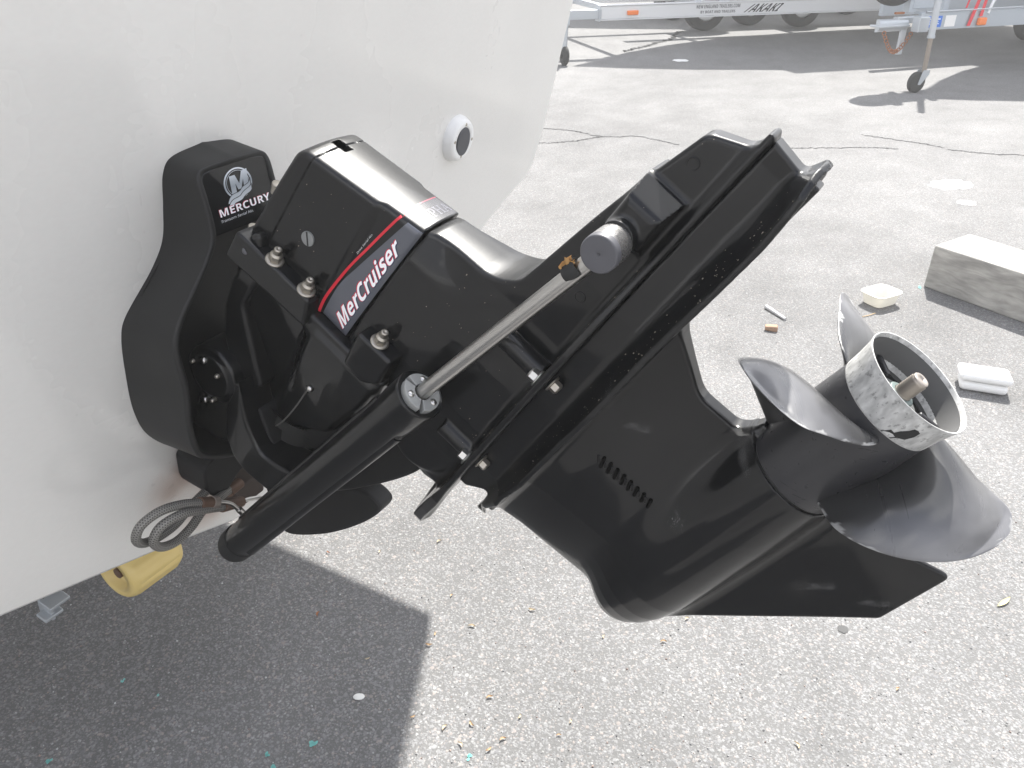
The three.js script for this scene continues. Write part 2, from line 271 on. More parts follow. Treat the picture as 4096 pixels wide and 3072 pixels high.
function housingSDF(x, y, z) {
  const a = Math.abs(z), w = sideW(x) - 0.012 * smooth(0.4, 0.48, y) * smooth(0.2, 0.26, x);
  let d = slab(legPoly(x + 2.4 * z * z * smooth(0.19, 0.25, x) * smooth(0.37, 0.42, y), y), a - w, 0.005) * 0.92;
  // pivot boss for the trim ram, both sides
  const px = x - 0.432, py = y - 0.316;
  d = smin(d, slab(Math.max(Math.abs(px - 0.016) - 0.036 + 0.5 * Math.max(0, a - 0.03), Math.abs(py + 0.001) - 0.0245 + 0.1 * Math.max(0, a - 0.03)), a - 0.064, 0.008), 0.007);
  d = smin(d, Math.max(Math.hypot(px, py) - 0.0185, a - 0.078), 0.006);
  // splash lip: a thin plate over the seam that widens forward
  const lw = lipW(x), ly = y - 0.2745 - 0.006 * smooth(0.09, 0.03, a) * smooth(0.25, 0.1, x) + 0.02 * Math.max(0, x - 0.35) * 0.3;
  const lip = slab(Math.abs(ly) - lerp(0.0048, 0.003, smooth(0.3, 0.5, x)) - 0.0035 * smooth(0, -0.08, x), Math.max(a - lw, -0.19 - x, x - 0.586) * 0.75, 0.0025);
  d = smin(d, capsule(x, y, a, [-0.165, 0.279, 0.004], [-0.04, 0.292, 0.0], 0.011), 0.02);
  d = smin(d, lip, 0.012);
  // forward anchor boss for the trim pin
  d = smin(d, slab(Math.max(Math.hypot(x - 0.0, y - 0.345) - 0.05), a - 0.06, 0.008), 0.012);
  // bolt bosses above the lip
  for (const [bx, l] of [[0.232, 0.06], [0.056, 0.05]]) { const q = Math.max(Math.hypot(x - bx + 0.001, a - 0.06) - 0.0135, y - 0.283 - l, 0.283 - y); d = smin(d, q, 0.004); }
  return d;
}
const housing = part('drive_shaft_housing', meshSDF(housingSDF, [-0.2, 0.255, -0.1], [0.61, 0.53, 0.1], 0.0024), M.gloss, drive);

// --- gear cover (upper block) with the raised side panels
const coverPoly = polySDF(roundPoly([[0.05, 0.697, 0.004], [0.2177,0.6875, 0.016], [0.2477,0.5004, 0.002], [0.04, 0.507, 0.002]], 0.004, 6));
const coverW = pl([[0.03, 0.068], [0.08, 0.067], [0.16, 0.06], [0.255, 0.047]]);
function coverSDF(x, y, z) {
  const a = Math.abs(z), step = 0.0055 * smooth(0.552, 0.566, y - 0.03 * (x - 0.1));
  let d = slab(coverPoly(x + 2.2 * z * z * smooth(0.14, 0.24, x), y), a - coverW(x) + 0.006 - step, 0.007) * 0.9;
  const seam = Math.max(Math.abs(y - 0.664) - 0.0006, -d - 0.0012); d = Math.max(d, -seam);
  // lifting slot in the aft face near the top
  const slot = Math.max(Math.abs(y - 0.665) - 0.011, Math.abs(z + 0.002) - 0.0075, 0.2 - x); d = Math.max(d, -slot);
  return d;
}
const cover = part('gear_cover', meshSDF(coverSDF, [0.02, 0.495, -0.085], [0.27, 0.71, 0.085], 0.0024), M.gloss, drive);

// --- mounting flange with ears and the bell housing
const bellPoly = polySDF(roundPoly([[0.034, 0.7], [0.034, 0.425], [-0.02, 0.43], [-0.13, 0.455], [-0.2, 0.52], [-0.22, 0.585], [-0.13, 0.655], [-0.02, 0.69]], 0.02, 5));
const ear1 = polySDF(roundPoly([[0.022, 0.702], [0.071, 0.7], [0.072, 0.566], [0.03, 0.556]], 0.006)), ear2 = polySDF(roundPoly([[0.034, 0.485], [0.094, 0.489], [0.096, 0.43], [0.05, 0.428], [0.03, 0.45]], 0.006));
function bellSDF(x, y, z) {
  const a = Math.abs(z), t = smooth(0.03, -0.2, x), low = smooth(0.565, 0.54, y);
  let d = slab(bellPoly(x, y), a - lerp(0.074, 0.048, t) - 0.01 * low, 0.012);
  d = smin(d, slab(polyFl(x, y), a - 0.078, 0.005), 0.008);
  d = smin(d, slab(ear1(x, y), a - 0.09, 0.005), 0.004); d = smin(d, slab(ear2(x, y), a - 0.09, 0.005), 0.004);
  // groove that runs down the side behind the flange
  const gx = x - 0.02 + 0.0, gy = y - 0.555 - 0.12 * (x - 0.02); d = Math.max(d, -(Math.max(Math.abs(gy) - 0.004, 0.066 - a, x - 0.01)));
  return d;
}
const polyFl = polySDF(roundPoly([[0.02, 0.703], [0.045, 0.702], [0.045, 0.425], [0.02, 0.425]], 0.004));
const bell = part('bell_housing', meshSDF(bellSDF, [-0.23, 0.41, -0.1], [0.11, 0.715, 0.1], 0.0024), M.gloss, drive);

// --- gearcase: top block and anti-ventilation plate, strut, torpedo, skeg
const blockPoly = polySDF(roundPoly([[-0.045, 0.277, 0.006], [0.583, 0.2675, 0.002], [0.5766,0.2239, 0.004], [0.578, 0.206, 0.003], [-0.035, 0.208, 0.01], [0.015, 0.228, 0.01]], 0.004, 6));
const blockW = pl([[-0.05, 0.01], [-0.02, 0.042], [0.05, 0.06], [0.2, 0.06], [0.35, 0.048], [0.45, 0.031], [0.56, 0.015], [0.59, 0.013]]);
const plateW = pl([[-0.075, 0.0], [-0.07, 0.012], [-0.045, 0.032], [-0.01, 0.056], [0.03, 0.077], [0.1, 0.09], [0.25, 0.088], [0.4, 0.068], [0.5, 0.056], [0.55, 0.052], [0.572, 0.048], [0.586, 0.036], [0.594, 0.018], [0.597, 0]]);
const strutPoly = polySDF(roundPoly([[-0.045, 0.212], [-0.018, 0.01], [0.34, 0.01], [0.3574,0.0683, 0.01], [0.3388,0.0682, 0.012], [0.3262,0.0831, 0.02], [0.3233,0.1355, 0.012], [0.369,0.2032, 0.004]], 0.002, 6));
const skegPoly = polySDF(roundPoly([[0.03, -0.04], [0.052, -0.064, 0.002], [0.268, -0.1925, 0.004], [0.3715, -0.187, 0.01], [0.318, -0.05], [0.3, -0.03]], 0.003, 6));
const torpR = pl([[-0.0345, 0.0], [-0.033, 0.011], [-0.029, 0.0195], [-0.022, 0.0285], [-0.012, 0.037], [0, 0.0445], [0.02, 0.0525], [0.045, 0.0585], [0.08, 0.0625], [0.14, 0.0635], [0.24, 0.0625], [0.335, 0.059]]);
function caseSDF(x, y, z) {
  const a = Math.abs(z);
  let d = slab(blockPoly(x, y), a - blockW(x), 0.004);
  const pw = plateW(x), ly = y - lerp(0.2145, 0.2075, smooth(0.595, 0.5, x)) - 0.016 * smooth(1, 0, (a - blockW(x)) / 0.034) * smooth(0.605, 0.56, x);
  d = smin(d, slab(Math.abs(ly) * 0.9 - 0.0036, Math.max(a - pw, x - 0.597) * 0.8, 0.0026), lerp(0.014, 0.007, smooth(0.48, 0.57, x)));
  const le = lerp(-0.018, -0.045, (y - 0.01) / 0.2), s = Math.max(0.001, x - le), te = lerp(0.335, 0.37, smooth(0.12, 0.2, y));
  const th = Math.min(0.043, 0.043 * Math.pow(s / 0.12, 0.6)) * (1 - 0.72 * smooth(0.12, 1, (x - 0.09) / (te - 0.09))) + 0.004 * smooth(0.16, 0.21, y);
  const strut = slab(strutPoly(x, y), (a - th) * 0.85, 0.004);
  d = smin(d, strut, 0.014);
  const rr = Math.hypot(y - 0.004, z), torp = Math.max((rr - torpR(x)) * 0.8, x - 0.3335, -0.0345 - x);
  d = smin(d, torp, 0.022);
  d = smin(d, slab(skegPoly(x, y), a - lerp(0.0085, 0.0035, smooth(-0.06, -0.19, y)), 0.003), 0.016);
  return d;
}
const gearcase = part('gearcase', meshSDF(caseSDF, [-0.085, -0.2, -0.1], [0.625, 0.275, 0.1], 0.0024), M.gloss, drive);
// where a ray along -z from port first meets a field
function surfZ(f, x, y) { let z = 0.13; for (let i = 0; i < 60; i++) { const d = f(x, y, z); if (d < 0.0001) break; z -= d * 0.8; if (z < -0.02) return 0.03; } return z; }

// dust and pollen specks lying on the ledges and sides
{
  const spots = [], down = (f, x, z, y0) => { let y = y0; for (let i = 0; i < 40; i++) { const d = f(x, y, z); if (d < 0.0001) return y; y -= d * 0.8; if (y < y0 - 0.1) return null; } return null; };
  const scatter = (f, n, pick, parent, tone = [0.26, 0.23, 0.19]) => {
    const inst = new THREE.InstancedMesh(new THREE.IcosahedronGeometry(1, 1), phys(tone, { roughness: 1 }), n), m = new THREE.Matrix4(), q = new THREE.Quaternion(); let k = 0, guard = 0;
    while (k < n && guard++ < n * 6) { const p = pick(); if (!p) continue; const r = 0.00025 + 0.00045 * Math.pow(rnd(), 3); m.compose(p, q, V(r * (1 + rnd()), r, r)); inst.setMatrixAt(k++, m); }
    inst.count = k; inst.name = 'dust_specks'; inst.userData = { kind: 'stuff' }; parent.add(inst);
  };
  scatter(caseSDF, 110, () => { const x = lerp(-0.02, 0.565, Math.pow(rnd(), 0.6)), w = plateW(x), z = lerp(blockW(x) + 0.004, w - 0.002, rnd()), y = down(caseSDF, x, z, 0.25); return y === null ? null : V(x, y, z); }, gearcase);
  scatter(housingSDF, 90, () => { const x = lerp(-0.1, 0.4, rnd()), w = lipW(x), z = lerp(sideW(x) * 0.95, w - 0.001, rnd()), y = down(housingSDF, x, z, 0.33); return y === null ? null : V(x, y, z); }, housing);
  scatter(housingSDF, 50, () => { const x = lerp(0, 0.57, rnd()), y = lerp(0.29, 0.48, rnd()), z = surfZ(housingSDF, x, y); return z < 0.012 || z === 0.03 ? null : V(x, y, z); }, housing, [0.33, 0.28, 0.22]);
  scatter(coverSDF, 20, () => { const x = lerp(0.05, 0.23, rnd()), y = lerp(0.53, 0.69, rnd()); return V(x, y, surfZ(coverSDF, x, y)); }, cover, [0.33, 0.28, 0.22]);
}
// cooling water intake slots in the strut: slim openings each under a raised lip
for (let i = 0; i < 8; i++) {
  const t = i / 7, a = [0.1779,0.1567], b = [0.1812,0.082], x = lerp(a[0], b[0], t), y = lerp(a[1], b[1], t), z = surfZ(caseSDF, x, y), k = 1 - 0.25 * t;
  const slot = part('intake_slot', new THREE.CapsuleGeometry(0.0026, 0.014 * k, 4, 10), phys([0.004, 0.004, 0.004], { roughness: 1, specularIntensity: 0 }), gearcase); slot.position.set(x, y, z - 0.0002); slot.rotation.z = -1.25;
  const lipG = new THREE.CapsuleGeometry(0.0018, 0.009 * k, 4, 10), lip = part('slot_lip', lipG, M.gloss, gearcase); lip.position.set(x - 0.0005, y + 0.0062, z - 0.0002); lip.rotation.z = -1.0;
}
for (const [x, y, r] of [[0.5176,0.3113, 0.0062], [0.3291,0.3084, 0.0062]]) { const z = surfZ(housingSDF, x, y); const g = new THREE.TorusGeometry(r, 0.0008, 8, 32); const m = part('casting_boss', g, M.gloss, housing); m.position.set(x, y, z); }

// hex bolts and nuts
function hexNut(r, h) { const g = new THREE.CylinderGeometry(r * 0.96, r, h, 6); return g; }
function studNut(p, dir, s, mat, parent, name, stud = true) {
  const parts = [];
  const wash = new THREE.LatheGeometry([[0, 0.0001], [0.0001, 0.0118], [0.0016, 0.0118], [0.003, 0.0098], [0.0031, 0.001]].map(([y, r]) => new THREE.Vector2(r * s, y * s)), 32); parts.push(wash);
  const nut = new THREE.CylinderGeometry(0.0082 * s, 0.0084 * s, 0.0085 * s, 6); nut.translate(0, 0.0072 * s, 0); const nn = nut.toNonIndexed(); nn.computeVertexNormals(); parts.push(nn);
  const cap = new THREE.LatheGeometry([[0.0113, 0.0078], [0.0128, 0.0066], [0.0136, 0.0054]].map(([y, r]) => new THREE.Vector2(r * s, y * s)), 24); parts.push(cap);
  if (stud) { const pr = []; for (let i = 0; i < 8; i++) { pr.push([0.0136 + i * 0.0009, 0.0052], [0.01405 + i * 0.0009, 0.0046]); } pr.push([0.0214, 0.0048], [0.0222, 0.0036], [0.0222, 0.0018], [0.021, 0.001], [0.0208, 0.0001]); parts.push(new THREE.LatheGeometry(pr.map(([y, r]) => new THREE.Vector2(r * s, y * s)), 24)); } else parts.push(new THREE.LatheGeometry([[0.0136, 0.0054], [0.0137, 0.0001]].map(([y, r]) => new THREE.Vector2(r * s, y * s)), 24));
  const g = merge(parts), m = part(name, g, mat, parent);
  m.position.copy(p); m.quaternion.setFromUnitVectors(V(0, 1, 0), dir.clone().normalize()); return m;
}
studNut(V(0.0715, 0.639, 0.079), V(1, 0, 0.12), 1.05, M.oldZinc, bell, 'stud_nut');
studNut(V(0.0725, 0.581, 0.079), V(1, 0, 0.12), 1.05, M.oldZinc, bell, 'stud_nut');
studNut(V(0.0955, 0.462, 0.076), V(1, 0, 0.12), 1.05, M.oldZinc, bell, 'stud_nut');
studNut(V(0.0715, 0.639, -0.079), V(1, 0, -0.12), 1.05, M.oldZinc, bell, 'stud_nut');
studNut(V(0.232, 0.2805, 0.075), V(0, 1, 0.08), 0.95, M.steel, housing, 'flange_nut', false);
studNut(V(0.056, 0.2805, 0.075), V(0, 1, 0.08), 0.95, M.steel, housing, 'flange_nut', false);
studNut(V(0.236, 0.266, 0.068), V(0, -1, 0.05), 0.9, M.oldZinc, gearcase, 'flange_bolt', false);
studNut(V(0.06, 0.266, 0.066), V(0, -1, 0.05), 0.9, M.oldZinc, gearcase, 'flange_bolt', false);
// slotted oil plug in the gear cover
{
  const [x, y] = [0.1253,0.6185], z = surfZ(coverSDF, x, y), p = part('oil_plug', new THREE.CylinderGeometry(0.0098, 0.0102, 0.003, 32), phys([0.3, 0.31, 0.31], { roughness: 0.45, metalness: 0.5 }), cover); p.position.set(x, y, z); p.rotation.x = Math.PI / 2;
  const s = part('plug_slot', boxAt(0.019, 0.0012, 0.0024, 0, 0, 0, 0), M.rubber, p); s.position.set(0, 0.0011, 0); s.rotation.y = 0.55; 
}
// ground wire with its screw
{
  const [x, y] = [-0.068,0.5103], z = surfZ(bellSDF, x, y);
  const s = part('terminal_screw', new THREE.SphereGeometry(0.0052, 20, 12), M.steel, bell); s.position.set(x, y, z + 0.002); s.scale.z = 0.7;
  const e = [[x, y, z + 0.003], [-0.0775,0.5126,0.075], [-0.1144,0.5145,0.075], [-0.153,0.5189,0.074], [-0.1831,0.5252,0.07], [-0.2207,0.5394,0.06], [-0.2917,0.5705,0.03]];
  part('ground_wire', tube(e, 0.0012, 60, 8), M.braid, bell);
}

// --- decals laid onto the painted sides
function drape(f, corners, nu, nv, off, curve) { // corners: bottom left, bottom right, top right, top left
  return gridGeo(nu, nv, (u, v) => {
    const b = [0, 1].map((k) => lerp(corners[0][k], corners[1][k], u)), t = curve ? curve(u) : [0, 1].map((k) => lerp(corners[3][k], corners[2][k], u));
    const x = lerp(b[0], t[0], v), y = lerp(b[1], t[1], v); return [x, y, surfZ(f, x, y) + off];
  });
}
{
  const top = new THREE.CatmullRomCurve3([[0.0339,0.5521], [0.0675,0.5536], [0.1052,0.5531], [0.1417,0.5453], [0.1843,0.5356], [0.2423,0.5223]].map(([x, y]) => V(x, y, 0)));
  const slate = phys([0.085, 0.09, 0.11], { roughness: 0.3, clearcoat: 0.6, clearcoatRoughness: 0.15 });
  part('side_decal', drape(coverSDF, [[0.0358,0.5106], [0.2456,0.5005], 0, 0], 50, 10, 0.0006, (u) => { const p = top.getPointAt(u); return [p.x, p.y]; }), slate, cover);
  const st = new THREE.CatmullRomCurve3([[0.0348,0.5565], [0.0687,0.5592], [0.1009,0.5577], [0.1351,0.5541], [0.1741,0.5467], [0.2057,0.541], [0.24,0.5342]].map(([x, y]) => V(x, y, 0)));
  part('red_stripe', gridGeo(80, 2, (u, v) => { const p = st.getPointAt(u), t = st.getTangentAt(u), o = (v - 0.5) * 0.0034; const x = p.x - t.y * o, y = p.y + t.x * o; return [x, y, surfZ(coverSDF, x, y) + 0.0007]; }), phys([0.62, 0.02, 0.04], { roughness: 0.35 }), cover);
  const word = canvasTex(1024, 256, (g, w, h) => {
    g.font = 'italic bold 222px sans-serif'; g.textBaseline = 'alphabetic'; g.textAlign = 'left';
    const s = 'MerCruiser', sc = (w - 40) / g.measureText(s).width; g.setTransform(sc, 0, 0, 1.16, 14, 0);
    g.lineJoin = 'round'; g.lineWidth = 15; g.strokeStyle = '#20264a'; g.strokeText(s, 4, 196); g.strokeStyle = '#c3173a'; g.lineWidth = 13; g.strokeText(s, -5, 186); g.fillStyle = '#fbfafc'; g.strokeStyle = '#fbfafc'; g.lineWidth = 3; g.fillText(s, 0, 191); g.strokeText(s, 0, 191);
  });
  part('lettering', drape(coverSDF, [[0.0462,0.5147], [0.2058,0.5059], [0.2156,0.5301], [0.0557,0.5399]], 50, 8, 0.0011), new THREE.MeshPhysicalMaterial({ map: word, transparent: true, roughness: 0.35 }), cover);
  const small = canvasTex(512, 64, (g) => { g.font = 'italic 52px sans-serif'; g.fillStyle = '#d8d8d8'; g.textBaseline = 'alphabetic'; const sc = 500 / g.measureText('Drive Serial No.').width; g.setTransform(sc, 0, 0, 1, 4, 0); g.fillText('Drive Serial No.', 0, 48); });
  part('serial_lettering', drape(coverSDF, [[0.1576,0.5524], [0.1952,0.5493], [0.1962,0.5531], [0.158,0.5564]], 16, 3, 0.0011), new THREE.MeshPhysicalMaterial({ map: small, transparent: true, roughness: 0.4 }), cover);
  // pale badge on the aft face: x along z
  const badge = canvasTex(256, 128, (g, w, h) => { g.fillStyle = 'rgba(190,190,205,0.10)'; g.fillRect(0, 0, w, h); g.fillStyle = 'rgba(184,64,88,0.5)'; g.fillRect(0, 0, w, 6); g.fillStyle = 'rgba(110,110,122,0.6)'; g.font = '76px serif'; g.textAlign = 'center'; g.fillText('ALPHA', w / 2, 104); });
  part('badge', gridGeo(8, 8, (u, v) => { const y = lerp(0.503, 0.538, v), z = lerp(0.034, -0.034, u); let x = 0.3; for (let i = 0; i < 50; i++) { const d = coverSDF(x, y, z); if (d < 0.0001) break; x -= d * 0.8; } return [x + 0.0006, y, z]; }), new THREE.MeshPhysicalMaterial({ map: badge, transparent: true, roughness: 0.3 }), cover);
}

// scuffs and scratches in the paint
{
  const scuff = canvasTex(256, 256, (g, w, h) => { g.clearRect(0, 0, w, h); for (let i = 0; i < 70; i++) { const x = 128 + (rnd() + rnd() - 1) * 110, y = 128 + (rnd() + rnd() - 1) * 100, l = 8 + rnd() * 44, a = -0.7 + (rnd() - 0.5) * 0.9; g.strokeStyle = 'rgba(205,205,205,' + (0.06 + 0.4 * rnd() * rnd()).toFixed(3) + ')'; g.lineWidth = 0.8 + 3.2 * rnd() * rnd(); g.beginPath(); g.moveTo(x, y); g.lineTo(x + l * Math.cos(a), y + l * Math.sin(a)); g.stroke(); } });
  const smear = canvasTex(128, 128, (g, w, h) => { g.clearRect(0, 0, w, h); for (let i = 0; i < 26; i++) { const x = 20 + rnd() * 88, y = 64 + (rnd() - 0.5) * 40, r = 8 + rnd() * 20, q = g.createRadialGradient(x, y, 0, x, y, r); q.addColorStop(0, 'rgba(150,155,155,0.045)'); q.addColorStop(1, 'rgba(150,155,155,0)'); g.fillStyle = q; g.fillRect(0, 0, w, h); } });
  const lay = (f, x, y, sx, sy, turn, map, parent) => { const c = Math.cos(turn), s = Math.sin(turn), q = (a, b) => [x + a * c - b * s, y + a * s + b * c]; part('paint_scuff', drape(f, [q(-sx, -sy), q(sx, -sy), q(sx, sy), q(-sx, sy)], 10, 10, 0.0004), new THREE.MeshStandardMaterial({ map, transparent: true, roughness: 0.8 }), parent); };
  lay(caseSDF, 0.1993,0.0446, 0.016, 0.018, 0.2, scuff, gearcase); lay(caseSDF, 0.2892,0.2138, 0.018, 0.006, 0.3, scuff, gearcase); lay(caseSDF, 0.2456,-0.1237, 0.022, 0.012, -0.5, smear, gearcase); lay(caseSDF, 0.2793,-0.1724, 0.022, 0.01, -0.6, smear, gearcase); lay(caseSDF, 0.2438,0.1585, 0.02, 0.012, -1.0, smear, gearcase); lay(caseSDF, 0.3243,0.0627, 0.03, 0.02, 1.0, smear, gearcase);
  
}
// --- trim ram on the port side
{
  const ram = new THREE.Group(); ram.name = 'trim_ram'; drive.add(ram);
  const A = V(0.1238,0.3717,0.118), B = V(-0.4258,0.4656,0.118), dir = A.clone().sub(B).normalize(), L = A.distanceTo(B);
  const P = V(0.4269,0.315,0.114);
  part('ram_cylinder', lathe(B, A, [[0, 0.0001], [0.0005, 0.014], [0.003, 0.021], [0.01, 0.027], [0.02, 0.0285], [0.06, 0.0292], [L - 0.06, 0.03], [L - 0.04, 0.0322], [L - 0.004, 0.0328], [L - 0.001, 0.0322], [L, 0.0305], [L - 0.004, 0.0245], [L - 0.008, 0.0001]], 56), M.gloss, ram);
  // fluid channel cast along the lower side
  const side = V(0, -1, 0.55).normalize(), c1 = B.clone().addScaledVector(side, 0.0255).addScaledVector(dir, 0.035), c2 = A.clone().addScaledVector(side, 0.0255).addScaledVector(dir, -0.07);
  part('fluid_channel', merge([rod(c1, c2, 0.0085, 0.0085, 20), lathe(c2, A, [[0, 0.0085], [0.02, 0.007], [0.032, 0.0001]], 20)]), M.gloss, ram);
  const up = V(0, 1, 0.2).normalize();
  part('cylinder_rib', rod(B.clone().addScaledVector(up, 0.027).addScaledVector(dir, 0.07), A.clone().addScaledVector(up, 0.0282).addScaledVector(dir, -0.05), 0.005, 0.005, 12), M.gloss, ram);
  part('end_plug', lathe(B.clone().addScaledVector(dir, -0.012), B.clone().addScaledVector(dir, 0.03), [[-0.014, 0.0001], [-0.0135, 0.014], [-0.011, 0.022], [-0.006, 0.0272], [0.002, 0.0295], [0.03, 0.0302], [0.032, 0.029]], 40), M.matte, ram);
  // end cap in two cast halves with bolts
  const e = V(0, 0, 1).cross(dir).normalize(), f = dir.clone().cross(e).normalize(), base = A.clone().addScaledVector(dir, -0.006);
  const capM = phys([0.33, 0.335, 0.33], { roughness: 0.75, metalness: 0.35, bumpMap: peel, bumpScale: 0.0006 });
  const cap = part('end_cap', new THREE.BufferGeometry().copy((() => {
    const halves = [0.35, 2.45, 4.55].map((a0) => { const sh = new THREE.Shape(); sh.absarc(0, 0, 0.0238, a0, a0 + 1.75, false); sh.absarc(0, 0, 0.0115, a0 + 1.75, a0, true); const g = new THREE.ExtrudeGeometry(sh, { depth: 0.01, bevelEnabled: true, bevelThickness: 0.0012, bevelSize: 0.0012, bevelSegments: 2, curveSegments: 16 }); return g; });
    const g = merge(halves); g.applyMatrix4(M4(e, f, dir, base)); return g;
  })()), capM, ram);
  for (const a of [1.2, 3.3, 5.4]) { const q = base.clone().addScaledVector(e, 0.018 * Math.cos(a)).addScaledVector(f, 0.018 * Math.sin(a)).addScaledVector(dir, 0.0112); part('cap_bolt', lathe(q, q.clone().add(dir), [[0, 0.0042], [0.001, 0.0042], [0.0012, 0.003], [0.0022, 0.0026], [0.0026, 0.0001]], 20), M.steel, cap); }
  const rp = P.clone(); rp.z = 0.102; const rs = A.clone().addScaledVector(dir, -0.01); 
  part('piston_rod', rod(rs, rp, 0.0094, 0.0094, 32), M.rodSteel, ram);
  part('rod_eye', rod(V(rp.x, rp.y, 0.088), V(rp.x, rp.y, 0.112), 0.0165, 0.0165, 40), M.zinc, ram);
  const worn = phys([0.55, 0.54, 0.53], { roughness: 0.32, metalness: 0.9, roughnessMap: grime });
  part('pivot_collar', lathe(V(P.x, P.y, 0.076), V(P.x, P.y, 1), [[0, 0.0001], [0.0005, 0.0195], [0.001, 0.0202], [0.028, 0.0202], [0.029, 0.0198]], 48), worn, ram);
  part('pivot_cap', lathe(V(P.x, P.y, 0.105), V(P.x, P.y, 1), [[0, 0.0203], [0.0075, 0.02], [0.009, 0.0192], [0.0094, 0.018], [0.0095, 0.0022], [0.0075, 0.0016], [0.0072, 0.0001]], 48), M.darkGrey, ram);
  // dried orange leaf scraps caught on the ram
  const scrap = (c, r, n) => { const g = []; for (let i = 0; i < n; i++) { const q = gridGeo(4, 3, (u, v) => [c[0] + (rnd() - 0.5) * r * 0.4 + (u - 0.5) * r, c[1] + (v - 0.5) * r * 0.6 + (rnd() - 0.5) * r * 0.3, c[2] + (rnd() - 0.5) * r * 0.5]); g.push(q); } return merge(g); };
  part('leaf_scrap', scrap([0.1144,0.3611,0.126], 0.016, 5), M.leaf, ram); part('leaf_scrap', scrap([0.3939,0.3335,0.112], 0.014, 3), M.leaf, ram);
  const tape = part('torn_tape', tube([[0.3821,0.3291,0.107], [0.3904,0.3255,0.107], [0.3981,0.3235,0.106]], 0.0099, 12, 20), M.rubber, ram);
  // starboard ram, mostly hidden
  const ram2 = ram.clone(); ram2.scale.z = -1; drive.add(ram2);
}

